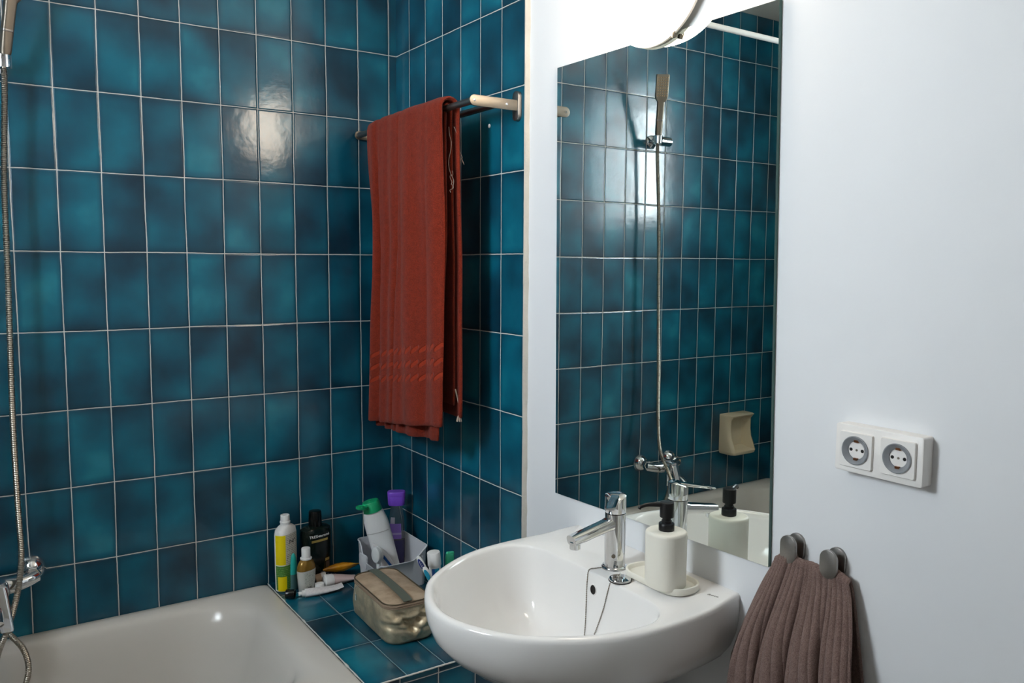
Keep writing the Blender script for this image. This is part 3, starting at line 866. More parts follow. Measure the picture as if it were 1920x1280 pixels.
g = G(); g.tube(spline([(-.110, -.548, 1.20), (-.104, -.553, 1.17), (-.103, -.556, 1.150), (-.104, -.557, 1.135)], 5), .0022, 8)
for k in range(7):
    a = 2*PI*k/7; g.tube([(-.104, -.557, 1.136), (-.104+.004*cos(a), -.557+.004*sin(a), 1.128), (-.104+.0065*cos(a), -.557+.0065*sin(a), 1.118)], .0014, 6)
mk('hanging_loop', g, 'string', towel)

# ------------------------------------------------------------------ brown towel on the hooks
rows, uvs = [], []
C, R = 320, 70
def brow(u, v):
    """u 0..1 across (towards the camera), v 0 top ..1 bottom"""
    zt = 1.026+.017*math.exp(-((u-.20)/.055)**2)+.015*math.exp(-((u-.76)/.055)**2)-.006*sstep(.85, 1., u)-.010*sstep(.12, 0, u)
    z = zt+(.52-zt)*v
    w = min(1, v/.62)**.75
    yl = -1.462+.056*w; yr = -1.600-.056*w
    y = yl+(yr-yl)*u
    val = (-.02, .235, .475, .735, 1.02)
    k = 0
    while k < 3 and u > val[k+1]: k += 1
    q = (u-val[k])/(val[k+1]-val[k])
    lob = abs(sin(PI*q))**.6
    amp = (.004+.034*sstep(.0, .42, v))*(1., 1.1, .95, .75)[k]
    x = -.008-.024*sstep(.0, .30, v)-amp*lob
    x += .012*math.exp(-((u-.735)/.022)**2)*sstep(.05, .3, v)
    y += .009*sin(2*PI*q+.4)*sstep(.02, .5, v)
    rib = abs(sin(PI*(u*19+.6*sin(v*5+u*4))))
    x -= .0066*(rib**.7-.5)*sstep(-.05, .12, v)
    x += .004*noise.noise((u*6, v*5, 1))
    y += .012*sin(v*5+u*3)*v
    return x, y, z
for i in range(R):
    v = (i/(R-1))**1.15
    row, uv = [], []
    for j in range(C):
        u = j/(C-1); x, y, z = brow(u, v)
        row.append((min(x, -.006), y, z)); uv.append((u*.30+.03*v*sin(u*5), v*.5))
    rows.append(row); uvs.append(uv)
# roll over the hook stems and hang behind
back, buv = [], []
for i in range(26):
    t = i/25
    row, uv = [], []
    for j in range(C):
        u = j/(C-1); x, y, z = brow(u, 0); x = min(x, -.006)
        if t < .25:
            a = PI*t/.25
            row.append((x+.0055*(1-cos(a))*.8, y, z+.006*sin(a)))
        else:
            k = (t-.25)/.75
            row.append((min(.004, x+.0088+.012*k)-.012*sstep(.3, .0, u)*k, y+.115*k**.8*(.5-u)+(.062*sstep(.35, 0, u)*min(1, k*2.2)**.8), z-.44*k))
        uv.append((u*.30, -.4*t))
    back.append(row); buv.append(uv)
allr = list(reversed(back))+rows; allu = list(reversed(buv))+uvs
g = G(); vs, fs, uv = sheet(allr, .006, allu); g.add(vs, fs, 0, uv)
bt = mk('hand_towel', g, 'brown', loc=(-.02, -1.53, 1.04), angle=75)
tag(bt, 'taupe brown ribbed towel hanging from the two oval hooks', 'towel')

# ------------------------------------------------------------------ shower
HX, HZ = -1.033, 1.975
sh = thing('shower_holder', 'chrome bracket on the back wall holding the hand shower', 'shower bracket', (HX, 0, HZ))
g = G(); g.lathe([(.024, .0005), (.024, .005), (.018, .009), (.012, .012), (.012, .030)], 28, mat=Matrix.Translation((HX-.016, 0, HZ)) @ Matrix.Rotation(PI/2, 4, 'X')); mk('wall_rose', g, 'chrome', sh)
g = G()
g.tube([(HX-.066, -.046, HZ-.002), (HX-.016, -.046, HZ-.002)], .0175, 28); mk('pivot_barrel', g, 'chrome', sh)
g = G(); g.lathe([(.0118, -.016), (.0165, -.014), (.0175, .0), (.0175, .014), (.0135, .016)], 28, (HX+.004, -.058, HZ)); mk('cradle', g, 'chrome', sh)
hs = thing('hand_shower', 'flat satin hand shower in the wall bracket at upper left', 'hand shower', (HX+.004, -.058, HZ))
A0 = Vector((HX+.004, -.058, HZ-.012))
ax = Vector((.12, -.20, 1)).normalized(); fd = Vector((.45, -.9, 0)); fd = (fd-ax*fd.dot(ax)).normalized(); sd_ = ax.cross(fd).normalized()
def hsec(t, w, d, offs, e=4.): return [A0+ax*t+fd*offs+sd_*sup(w, d, e, 2*PI*k/36)[0]+fd*sup(w, d, e, 2*PI*k/36)[1] for k in range(36)]
g = G(); g.grid([hsec(.0, .0095, .0095, 0, 2), hsec(.022, .0105, .0105, 0, 2), hsec(.034, .0125, .0105, 0, 3), hsec(.08, .0128, .009, .0, 4), hsec(.13, .0130, .008, .002, 4), hsec(.150, .0138, .0075, .003, 4)], True, True, True)
hn = mk('handle', g, 'satin', hs, angle=45)
g = G(); g.grid([hsec(.0795, .0131, .0093, 0, 4), hsec(.0805, .0133, .0096, 0, 4), hsec(.084, .0133, .0095, 0, 4), hsec(.085, .0131, .0092, 0, 4)], True, True, True); mk('grip_line', g, 'gun', hn)
g = G(); g.grid([hsec(.146, .0138, .0072, .003, 4), hsec(.156, .0215, .007, .004, 5), hsec(.165, .0240, .0065, .005, 6), hsec(.238, .0242, .0065, .006, 6), hsec(.242, .023, .0055, .006, 6)], True, True, True); hd = mk('head', g, 'satin', hs, angle=45)
g = G()
for i in range(5):
    for j in range(8):
        c_ = A0+ax*(.168+.009*j)+fd*.0125+sd_*(-.0172+.0086*i)
        g.lathe([(.0026, 0), (.0024, .0008), (.0012, .0014)], 8, mat=Matrix.Translation(c_) @ fd.to_track_quat('Z', 'Y').to_matrix().to_4x4())
mk('nozzle_grid', g, simple('beige rubber nozzles', (176, 150, 116), .6), hd)

def hose_profile(path, r):
    g = G(); acc = 0
    ds_ = [0]
    for a, b in zip(path, path[1:]): acc += (b-a).length; ds_.append(acc)
    n = int(acc/.0022); pts = []; k = 0
    for i in range(n+1):
        s = acc*i/n
        while k < len(ds_)-2 and ds_[k+1] < s: k += 1
        f = (s-ds_[k])/max(1e-9, ds_[k+1]-ds_[k]); pts.append(path[k].lerp(path[k+1], f))
    m_ = len(pts)
    g.tube(pts, lambda t: r*(1.0 if int(round(t*(m_-1))) % 2 else .84), 12); return g
hose_path = spline([A0+Vector((0, 0, .004)), (HX+.003, -.057, 1.90), (-1.040, -.060, 1.70), (-1.043, -.064, 1.45), (-1.048, -.068, 1.15), (-1.047, -.074, .93), (-1.046, -.090, .81), (-1.060, -.122, .73), (-1.084, -.138, .655), (-1.105, -.135, .60), (-1.112, -.128, .535), (-1.090, -.120, .485), (-1.060, -.114, .488), (-1.044, -.110, .535), (-1.052, -.106, .585), (-1.075, -.098, .622), (-1.094, -.090, .648), (-1.099, -.086, .672)], 14)
tag(mk('shower_hose', hose_profile(hose_path, .0072), 'hosemetal', loc=(-1.05, -.08, .6)), 'ribbed steel shower hose hanging down at the left edge', 'hose')

MX, MZ = -1.022, .748
mt = thing('bath_mixer', 'chrome wall mixer tap over the bath with a lever', 'tap', (-1.097, 0, .74))
for xx in (MX, MX-.15):
    g = G(); g.lathe([(.031, .0005), (.033, .004), (.030, .016), (.021, .026), (.0145, .030), (.0145, .044)], 32, mat=Matrix.Translation((xx, 0, MZ)) @ Matrix.Rotation(PI/2, 4, 'X')); mk('escutcheon', g, 'chrome', mt)
    g = G(); g.lathe([(.0175, .034), (.0185, .036), (.0185, .050), (.0165, .052)], 6, mat=Matrix.Translation((xx, 0, MZ)) @ Matrix.Rotation(PI/2, 4, 'X')); mk('union_nut', g, 'chrome', mt)
cx_ = MX-.075; by, bz = -.066, MZ-.012
path = spline([(MX+.006, -.050, MZ-.006), (MX-.012, -.060, MZ-.009), (MX-.04, by, bz), (cx_, by, bz), (MX-.11, by, bz), (MX-.138, -.060, MZ-.009), (MX-.156, -.050, MZ-.006)], 7)
g = G(); g.tube(path, lambda t: .0165+.006*math.exp(-((t-.5)/.2)**2), 28); mk('body', g, 'chrome', mt)
g = G(); g.lathe([(.0235, .0), (.0235, .038), (.022, .041), (.012, .043)], 32, mat=Matrix.Translation((cx_, by-.012, bz+.002)) @ Matrix.Rotation(PI*.5, 4, 'X')); lvb = mk('lever_hub', g, 'chrome', mt)
g = G()
rows = []
for t, w, th in ((0, .017, .009), (.02, .0175, .008), (.06, .0165, .006), (.095, .015, .005), (.102, .012, .0035)):
    c_ = Vector((cx_, by-.050, bz+.012))+Vector((.12, -.50, -.86)).normalized()*t
    rows.append([c_+Vector((1, 0, 0))*sup(w, th, 3, 2*PI*k/24)[0]+Vector((0, -.86, .5))*sup(w, th, 3, 2*PI*k/24)[1] for k in range(24)])
g.grid(rows, True, True, True); mk('lever', g, 'chrome', lvb)
g = G(); g.lathe([(.0125, 0), (.0125, .045), (.011, .046)], 24, (-1.099, -.084, .666)); mk('hose_outlet', g, 'chrome', mt)
path = spline([(cx_, by, bz), (cx_, by-.03, bz-.022), (cx_-.002, by-.075, bz-.032), (cx_-.002, by-.105, bz-.052)], 6)
g = G(); g.tube([p+Vector((-.004, 0, 0)) for p in path], .0125, 20); mk('spout', g, 'chrome', mt)

# curtain rod across the room at the bath's outer edge
g = G(); g.tube([(XL+.002, -.70, 2.172), (WX-.001, -.70, 2.172)], .0080, 20)
rod = mk('curtain_rod', g, 'white', loc=(-.9, -.70, 2.172))
tag(rod, 'white shower curtain rod high above the bath, seen in the mirror', 'curtain rod')
for x0, x1 in ((WX-.001, WX-.016), (XL+.001, XL+.016)):
    g = G(); g.tube([(x0, -.70, 2.172), (x1, -.70, 2.172)], .019, 24); mk('end_flange', g, 'white', rod)

# corner soap dish on the back wall, seen in the mirror
dx0, dx1, dz0, dz1 = -1.62, -1.47, .728, .896
sdsh = None
g = G()
def prof_front(z):       # how far the dish stands out at height z
    t = (z-dz0)/(dz1-dz0)
    return .050+.030*sstep(.55, 0, t)+.018*sstep(.86, 1., t)
cxx = (dx0+dx1)/2; wz = [dz0, dz0+.004, dz0+.015, dz0+.04, dz0+.07, dz0+.10, dz0+.125, dz0+.145, dz1-.010, dz1-.003, dz1]
rows = []
for i, z in enumerate(wz):
    d = prof_front(z); k = {0: .86, 1: .95, len(wz)-1: .94}.get(i, 1.)
    hw = (.075)*k
    pts = [(-hw, -.0005), (-hw, -d*.5*k), (-hw+.002, -d*k+.014), (-hw+.008, -d*k+.004), (-hw+.016, -d*k)]
    full = pts+[(-x, y) for x, y in reversed(pts)]
    rows.append([(cxx+x, y, z) for x, y in full])
n = 10
# outer skin except the open front, then the hollow
gv = [p for r in rows for p in r]; fs = []
for i in range(len(rows)-1):
    for j in range(n-1):
        if j == 4 and 2 <= i < 8: continue
        fs.append((i*n+j, i*n+j+1, (i+1)*n+j+1, (i+1)*n+j))
fs.append(tuple(reversed(range(n)))); fs.append(tuple((len(rows)-1)*n+j for j in range(n)))
g.add(gv, fs)
hole = []
idx = [(i, 4) for i in range(2, 9)]+[(i, 5) for i in range(8, 1, -1)]
edge = [Vector(rows[i][j]) for i, j in idx]
cm = sum(edge, Vector())/len(edge)
r1 = [Vector((p.x*.985+cm.x*.015, p.y+.004, p.z*.97+cm.z*.03)) for p in edge]
r2 = [Vector((p.x*.93+cm.x*.07, p.y*.5-.010, p.z*.93+cm.z*.07)) for p in edge]
r3 = [Vector((p.x*.80+cm.x*.20, -.012, p.z*.82+cm.z*.18)) for p in edge]
g.grid([edge, r1, r2, r3], True, False, True)
sdo = mk('soap_dish', g, 'soapdish', loc=(cxx, 0, dz0), angle=60)
tag(sdo, 'beige ceramic soap dish on the back tiles, seen only in the mirror', 'soap dish')

# ------------------------------------------------------------------ toiletries on the shelf
def upright(x, y, rz=0, lean=None):
    m = Matrix.Translation((x, y, SZ+.0006))
    if lean: m = m @ Matrix.Rotation(lean[1], 4, Vector(lean[0]))
    return m @ Matrix.Rotation(rz, 4, 'Z')
def body(secs, mat, n=48):
    """secs (z,a,b,e) -> G and a surface function"""
    g = G(); g.loft([(0, 0, z, a, b, e) for z, a, b, e in secs], n, mat=mat)
    def surf(ang, z, offs=.0004):
        for p, q in zip(secs, secs[1:]):
            if p[0] <= z <= q[0]:
                k = (z-p[0])/max(1e-9, q[0]-p[0]); a, b, e = [p[i]+(q[i]-p[i])*k for i in (1, 2, 3)]
                x, y = sup(a+offs, b+offs, e, ang); return mat @ Vector((x, y, z))
        a, b, e = secs[-1][1:]; x, y = sup(a+offs, b+offs, e, ang); return mat @ Vector((x, y, z))
    return g, surf
def panel(surf, a0, a1, z0, z1, offs=.0004, n=18, m=10):
    g = G(); rows, uvs = [], []
    for i in range(m+1):
        z = z0+(z1-z0)*i/m; r = [surf(a0+(a1-a0)*j/n, z, offs) for j in range(n+1)]
        L = [0]
        for p, q in zip(r, r[1:]): L.append(L[-1]+(q-p).length)
        rows.append(r); uvs.append([(l, z) for l in L])
    g.grid(rows, uvs=uvs); return g
R_ = math.radians

# 1 uncapped bottle with yellow, white and green panels (faces the camera, broad side turned right)
mat = upright(-.393, -.062, R_(34))
t = thing('shampoo_bottle', 'white bottle without cap, yellow and green label, at the bath corner', 'bottle', (-.393, -.062, SZ))
g, sf = body([(0, .033, .019, 2.6), (.003, .0355, .0215, 2.6), (.08, .0365, .0225, 2.6), (.165, .0365, .0225, 2.6), (.178, .034, .021, 2.5), (.186, .024, .016, 2.2), (.189, .0145, .0135, 2)], mat)
mk('bottle_body', g, 'white', t)
g = G(); g.lathe([(.0135, .186), (.0135, .194), (.0148, .195), (.0148, .199), (.0128, .200), (.0128, .2165), (.0120, .2175), (.0095, .2175), (.0095, .195)], 32, mat=mat, cap=False); mk('threaded_neck', g, 'white', t)
mk('label_panel', panel(sf, R_(168), R_(234), .080, .166), 'yellow', t)['label'] = 'yellow strip of the label'
mk('label_panel', panel(sf, R_(235), R_(325), .078, .166), 'print_white', t)['label'] = 'cream printed part of the label'
mk('label_panel', panel(sf, R_(168), R_(330), .002, .0775), 'print_green', t)['label'] = 'green lower part of the label'
mk('label_panel', panel(sf, R_(180), R_(238), .004, .046, .0008), 'yellow', t)['label'] = 'small yellow square low on the label'
def onface(sf, ang, zc, rx):
    return lambda x, y, h: sf(ang+x/rx, zc+y, .0006+h)
text_mesh('label_symbol', 'N°', .016, 'black', t, onface(sf, R_(272), .143, .033), .0002)

# 2 dark bottle with lettering
mat = upright(-.296, -.042, R_(12))
t = thing('shampoo_bottle', 'very dark green bottle with black cap and white lettering against the tiles', 'bottle', (-.296, -.042, SZ))
g, sf = body([(0, .041, .022, 2.8), (.003, .0435, .0245, 2.8), (.10, .0465, .026, 2.8), (.145, .0475, .0265, 2.8), (.156, .0460, .0258, 2.7), (.162, .037, .022, 2.3), (.165, .020, .0185, 2)], mat)
mk('bottle_body', g, 'darkgreen', t)
g = G(); g.lathe([(.0195, .1645), (.0198, .167), (.0185, .204), (.0172, .208), (.012, .2095)], 32, mat=mat); mk('cap', g, 'blackgloss', t)
text_mesh('lettering', 'TRESemmé', .0108, 'white', t, onface(sf, R_(268), .138, .040), .0002, .0002)
mk('gold_stripe', panel(sf, R_(241), R_(296), .1205, .1275), 'goldfoil', t)
mk('gold_stripe', panel(sf, R_(284), R_(308), .058, .066), 'goldfoil', t)
mk('label_panel', panel(sf, R_(287), R_(310), .034, .056), simple('dull bronze print', (84, 62, 50), .5), t)
mk('fine_print', panel(sf, R_(270), R_(312), .012, .030), print_mat('pale fine print on dark', (12, 24, 18), (170, 176, 168), 500, 170), t)

# 3 small clear bottle, gold liquid
mat = upright(-.353, -.118, R_(20))
t = thing('lotion_bottle', 'small clear bottle with white cap and gold liquid, white label', 'bottle', (-.353, -.118, SZ))
g, sf = body([(0, .021, .013, 2.4), (.003, .0235, .0155, 2.4), (.03, .0265, .0172, 2.4), (.066, .0290, .0180, 2.4)], mat)
mk('bottle_body', g, 'labelwhite', t)
g, s2 = body([(.0663, .0290, .0180, 2.4), (.078, .0278, .0175, 2.3), (.090, .0225, .0150, 2.1), (.097, .0145, .0125, 2)], mat); mk('gold_shoulder', g, 'gold', t)
g = G(); g.lathe([(.0160, .096), (.0165, .0975), (.0165, .100), (.0125, .101), (.0125, .126), (.0118, .1285), (.009, .1295)], 32, mat=mat); mk('cap', g, 'white', t)
mk('label_panel', panel(sf, R_(232), R_(305), .006, .060), 'print_grey', t)
g = G()
for i in range(9):
    a = R_(254)+i*.052; pp = panel(sf, a, a+.018+.012*(i % 2), .010, .020, .0009, 1, 1); g.add(pp.v, pp.f)
mk('barcode', g, 'black', t, smooth=False)

# 4 teal round-topped tube behind the lotion bottle
mat = upright(-.378, -.083, R_(20))
t = thing('razor_case', 'narrow teal round-topped case between the green label bottle and the lotion bottle', 'case', (-.378, -.083, SZ))
g, sf = body([(.046, .0108, .0075, 2.2), (.075, .0106, .0072, 2.2), (.092, .0088, .0062, 2.1), (.103, .0052, .004, 2), (.107, .0012, .001, 2)], mat, 32); mk('cover', g, 'teal', t)
g, sf = body([(0, .0105, .007, 2.2), (.002, .0112, .0078, 2.2), (.0456, .0110, .0077, 2.2)], mat, 32); mk('base', g, 'tealgrey', t)

# 5 black cap lying at the front
t = thing('bottle_cap', 'black round cap lying beside the bath corner', 'cap', (-.408, -.142, SZ))
mt_ = Matrix.Translation((-.408, -.142, SZ+.0135)) @ Matrix.Rotation(R_(90), 4, 'Y') @ Matrix.Rotation(R_(35), 4, 'X')
g = G(); g.lathe([(.0100, -.013), (.0128, -.0125), (.0132, -.009), (.0132, .009), (.0120, .012), (.0108, .012), (.0105, -.006)], 28, mat=mt_); mk('cap_shell', g, 'blackgloss', t)

# 6 flattened white tube in front
t = thing('cream_tube', 'flattened white tube lying nearest the edge, its nozzle to the left', 'tube', (-.340, -.160, SZ))
P0 = Vector((-.388, -.150, SZ+.0115)); dv = Vector((.98, -.19, 0)).normalized(); nv = Vector((-dv.y, dv.x, 0))
g = G(); rows = []
for s, w, h, lift in ((.018, .0135, .0110, 0), (.022, .0150, .0112, 0), (.05, .0170, .0098, -.001), (.08, .0180, .0068, -.002), (.11, .0184, .0036, -.002), (.128, .0185, .0012, .001)):
    c_ = P0+dv*s+nv*(.020*(s/.128)**2)+Vector((0, 0, lift))
    rows.append([c_+nv*sup(w, h, 2.2, 2*PI*k/32)[0]+Vector((0, 0, 1))*sup(w, h, 2.2, 2*PI*k/32)[1] for k in range(32)])
uv_ = [[(k/32*.06, i*.025) for k in range(32)] for i in range(len(rows))]
g.grid(rows, True, True, True, uvs=uv_); mk('tube_body', g, 'print_tube', t)
g = G(); q_ = dv.to_track_quat('Z', 'Y').to_matrix().to_4x4()
g.lathe([(.0048, .0), (.0055, .001), (.0055, .009), (.0088, .0095), (.0092, .018), (.012, .0182)], 24, mat=Matrix.Translation(P0) @ q_); mk('nozzle', g, 'white', t)

# 7 white round cap
g = G(); g.lathe([(.0118, 0), (.0132, .001), (.0132, .018), (.0122, .020), (.009, .0205)], 28, mat=Matrix.Translation((-.318, -.128, SZ+.0008))); 
tag(mk('bottle_cap', g, 'white', loc=(-.318, -.128, SZ)), 'small white round cap standing behind the flattened white tube', 'cap')

# 8 pale pink tube with white cap, pointing right
t = thing('cream_tube', 'pale pink tube with a white cap lying under the amber sachet', 'tube', (-.255, -.112, SZ))
P0 = Vector((-.300, -.118, SZ+.0195)); dv = Vector((.995, .05, -.09)).normalized(); q_ = dv.to_track_quat('Z', 'Y').to_matrix().to_4x4()
g = G(); g.lathe([(.0160, 0), (.0180, .0015), (.0180, .024), (.0172, .0255)], 36, mat=Matrix.Translation(P0) @ q_); mk('cap', g, 'white', t)
nv = Vector((-dv.y, dv.x, 0)).normalized(); up_ = dv.cross(nv)*1.
g = G(); rows = []
for s, w, h in ((.0256, .0165, .0165), (.03, .0172, .0165), (.055, .0175, .0125), (.085, .0178, .006), (.104, .018, .0015)):
    c_ = P0+dv*s
    rows.append([c_+nv*sup(w, h, 2, 2*PI*k/32)[0]+up_*sup(w, h, 2, 2*PI*k/32)[1] for k in range(32)])
g.grid(rows, True, True, True); mk('tube_body', g, 'pink', t)

# 9 beige cap behind it
mt_ = Matrix.Translation((-.298, -.083, SZ+.0155)) @ Matrix.Rotation(R_(78), 4, Vector((.25, 1, 0)))
t = thing('cream_jar', 'beige rounded jar lying between the dark bottle and the pink tube', 'jar', (-.298, -.083, SZ))
g = G(); g.lathe([(.0125, -.014), (.0148, -.012), (.0148, .004)], 28, mat=mt_); mk('jar_body', g, 'beige', t)
g = G(); g.lathe([(.0150, .0042), (.0152, .006), (.0152, .016), (.0138, .018)], 28, mat=mt_); mk('lid', g, 'white', t)

# 10 amber sachet
g = G(); rows = []
P0 = Vector((-.283, -.060, SZ+.030)); dv = Vector((.995, -.05, .04)).normalized(); nv = Vector((.05, .9, -.45)).normalized(); up_ = dv.cross(nv)
for i in range(15):
    s = i/14
    w = .006+.021*sstep(0, .55, s)*(1-.35*sstep(.75, 1, s)); h = .0012+.0125*math.sin(PI*min(1, s*.92+.04))**1.3
    c_ = P0+dv*(.108*s)+Vector((0, 0, -.006*s))
    rows.append([c_+nv*(sup(w, h, 1.8, 2*PI*k/40)[0])+up_*(sup(w, h, 1.8, 2*PI*k/40)[1]+.0022*noise.noise((s*6, k*.45, 3))) for k in range(40)])
g.grid(rows, True, True, True)
tag(mk('soap_sachet', g, 'amber', loc=(-.23, -.065, SZ+.02), angle=70), 'crumpled amber sachet lying between the dark bottle and the grey basket', 'sachet')

# 11 grey basket in the corner
BX = (-.186, -.034); BY = (-.262, -.085)
bk_ = thing('storage_basket', 'light grey plastic basket with a cut-away side in the tiled corner', 'basket', (-.115, -.168, SZ))
def bkrim(p):
    x, y = p
    u = (x-BX[0])/(BX[1]-BX[0]); v = (y-BY[0])/(BY[1]-BY[0])     # v 0 front .. 1 back
    high = .114; low = .080
    z = high
    fr_ = sstep(.25, .0, v)*(1-sstep(.62, 1., u)); z -= (high-low)*fr_
    lf = sstep(.3, .0, u)*sstep(.86, .62, v)
    z -= (z-.060)*lf*(sstep(.02, .16, v)); return z
ring = [((BX[0]+BX[1])/2+p[0], (BY[0]+BY[1])/2+p[1]) for p in rrect(BX[1]-BX[0], BY[1]-BY[0], .020, 10)]
dense = []
for i, p in enumerate(ring):
    q = ring[(i+1) % len(ring)]; k = max(1, int(math.hypot(q[0]-p[0], q[1]-p[1])/.006))
    for j in range(k): dense.append((p[0]+(q[0]-p[0])*j/k, p[1]+(q[1]-p[1])*j/k))
bcx_, bcy_ = (BX[0]+BX[1])/2, (BY[0]+BY[1])/2
def sc_(p, s): return (bcx_+(p[0]-bcx_)*s, bcy_+(p[1]-bcy_)*s)
prof = [(.90, 0, 0), (.93, .002, 0), (.965, .5, 0), (.995, 1, -.003), (1.02, 1, -.001), (1.02, 1, .0015), (.985, 1, .0015), (.955, .5, 0), (.90, .02, .003)]
rows = []
for s, f, dz in prof:
    rows.append([sc_(p, s)+(SZ+.0008+bkrim(p)*f+dz,) for p in dense])
g = G(); g.grid(rows, True, True, True); mk('basket_body', g, 'greyplastic', bk_, angle=50)
g = G(); g.plate(rrect(.050, .040, .008, 5), 0, .006, (Vector((BX[0]+.004, -.135, SZ+.062)), Vector((0, -1, 0)), Vector((0, 0, 1)), Vector((-1, 0, 0))), .001)
mk('side_clip', g, 'greyplastic', bk_)

# 12 white bottle with open green flip cap leaning in the basket
B0 = Vector((-.110, -.170, SZ+.006)); T0 = Vector((-.158, -.146, .792))
zax = (T0-B0).normalized(); xax = Vector((.86, -.5, 0)); xax = (xax-zax*xax.dot(zax)).normalized(); yax = zax.cross(xax)
mat = Matrix((xax.to_4d(), yax.to_4d(), zax.to_4d(), (0, 0, 0, 1))).transposed()
for i in range(3): mat[3][i] = 0; mat[i][3] = B0[i]
t = thing('shampoo_bottle', 'white bottle with open green flip cap leaning in the grey basket', 'bottle', tuple(B0))
Lb = (T0-B0).length
g, sf = body([(0, .030, .017, 2.6), (.004, .0325, .019, 2.6), (.06, .0335, .0200, 2.6), (.12, .0352, .0215, 2.5), (.160, .0358, .0230, 2.3), (Lb-.03, .0348, .0240, 2.1), (Lb-.010, .0300, .0245, 2), (Lb, .0270, .0240, 2)], mat)
mk('bottle_body', g, 'white', t)
g = G(); g.lathe([(.0278, Lb-.002), (.0280, Lb+.001), (.0250, Lb+.026), (.0235, Lb+.0285), (.0215, Lb+.029), (.003, Lb+.029), (.003, Lb+.031), (.001, Lb+.031)], 36, mat=mat); cp = mk('flip_cap', g, 'greencap', t)
lidc = mat @ Vector((0, 0, Lb+.012)); ld_ = Vector((-.93, -.36, .10)).normalized(); lu = Vector((.15, 0, 1)); lu = (lu-ld_*lu.dot(ld_)).normalized(); lw = ld_.cross(lu)
g = G()
lr = [[lidc+ld_*(.0405+r*cos(2*PI*k/32)*1.05)+lw*(r*sin(2*PI*k/32)*.86)+lu*h for k in range(32)] for r, h in ((.017, -.002), (.0182, -.0005), (.0182, .0045), (.0172, .005), (.0160, .0035), (.004, .0025), (.0035, .006), (.001, .006))]
g.grid(lr, True, True, True)
g.tube([lidc+ld_*.014+lu*.001, lidc+ld_*.024+lu*.0005], .005, 10); mk('flip_lid', g, 'greencap', cp)
g = G(); mid_ = panel(sf, R_(200), R_(330), .150, .1525, .0009); mk('shoulder_line', mid_, simple('pale grey line', (190, 188, 186), .4), t)

# 13 clear bottle with purple cap in the corner
mat = upright(-.057, -.096, R_(-28)) @ Matrix.Translation((0, 0, .006))
t = thing('shower_gel_bottle', 'clear bottle with purple cap and violet liquid at the corner', 'bottle', (-.057, -.096, SZ))
S13 = [(0, .022, .014, 2.6), (.003, .0245, .0162, 2.6), (.10, .0250, .0168, 2.6), (.150, .0235, .0165, 2.5), (.185, .0180, .0150, 2.3), (.196, .0150, .0140, 2)]
g, sf = body(S13, mat); mk('bottle_body', g, 'clear', t)
g, s2 = body([(.0015, .022, .0142, 2.6), (.004, .0238, .0156, 2.6), (.088, .0242, .0161, 2.6)], mat); mk('liquid', g, 'violet', t)
mk('label_panel', panel(sf, R_(205), R_(300), .092, .140), 'lilac', t)
mk('label_panel', panel(sf, R_(225), R_(262), .140, .160), simple('pale flower print', (206, 204, 224), .4), t)
mk('label_panel', panel(sf, R_(205), R_(300), .106, .112, .0008), simple('pale violet band', (196, 182, 230), .4), t)
g, s2 = body([(.195, .0235, .0150, 3), (.198, .0255, .0165, 3), (.222, .0268, .0175, 3), (.2235, .0260, .0168, 3), (.2242, .0270, .0177, 3), (.235, .0274, .0180, 3), (.2375, .0255, .0165, 3)], mat); mk('cap', g, 'purple', t)

# 14 white round brush standing in the basket
t = thing('facial_brush', 'round white brush head on a short handle in the grey basket', 'brush', (-.182, -.232, SZ+.03))
cb = Vector((-.184, -.232, .688)); nb = Vector((-.93, -.35, .05)).normalized(); qb = nb.to_track_quat('Z', 'Y').to_matrix().to_4x4()
def disc(r, h): return [cb+(qb @ Vector((r*.92*cos(2*PI*k/40), r*1.28*sin(2*PI*k/40), h))) for k in range(40)]
qb = Matrix((Vector((nb.y, -nb.x, 0)).normalized().to_4d(), Vector((0, 0, 1)).to_4d(), nb.to_4d(), Vector((0, 0, 0, 1)))).transposed(); 
for i in range(3): qb[3][i] = 0; qb[i][3] = 0
g = G(); g.grid([disc(.013, -.011), disc(.0165, -.010), disc(.0175, -.006), disc(.0175, -.002)], True, True, True); mk('back_shell', g, 'white', t)
g = G(); g.grid([disc(.0170, -.0018), disc(.0178, .002), disc(.0172, .008), disc(.0150, .0098), disc(.006, .0102)], True, True, True); mk('brush_pad', g, simple('soft white bristle', (214, 216, 216), .7), t)
g = G(); g.tube([(-.180, -.2305, .668), (-.179, -.2300, .640), (-.177, -.229, .606)], .0065, 16); mk('handle', g, 'white', t)

# 15 flat white tube with a blue stripe
t = thing('toothpaste_tube', 'flat white tube with slanted blue stripe leaning beside the white bottle', 'tube', (-.140, -.215, SZ+.01))
b0 = Vector((-.128, -.212, SZ+.008)); tp = Vector((-.163, -.205, .707)); dv = (tp-b0).normalized(); sv = Vector((.85, -.5, 0)); sv = (sv-dv*sv.dot(dv)).normalized(); nv = dv.cross(sv)
g = G(); rows = []
for s, w, h in ((0, .020, .010), (.01, .021, .011), (.06, .021, .009), (.10, .016, .005), (.135, .002, .001)):
    c_ = b0+dv*s-sv*(.021-w)*1.0*(1 if s > .05 else 0)
    rows.append([c_+sv*sup(w, h, 2.2, 2*PI*k/28)[0]+nv*sup(w, h, 2.2, 2*PI*k/28)[1] for k in range(28)])
g.grid(rows, True, True, True); mk('tube_body', g, 'print_tube', t)
g = G()
st = [b0+dv*s+sv*a-nv*(h+.0008) for s, a, h in ((.03, .017, .0075), (.06, .012, .0085), (.09, .000, .0075), (.118, -.012, .005))]
rows = [[p+sv*(-.0036*k)-nv*.0004, p+sv*(.0036*k)-nv*.0004] for p, k in zip(st, (.8, 1., 1., .4))]
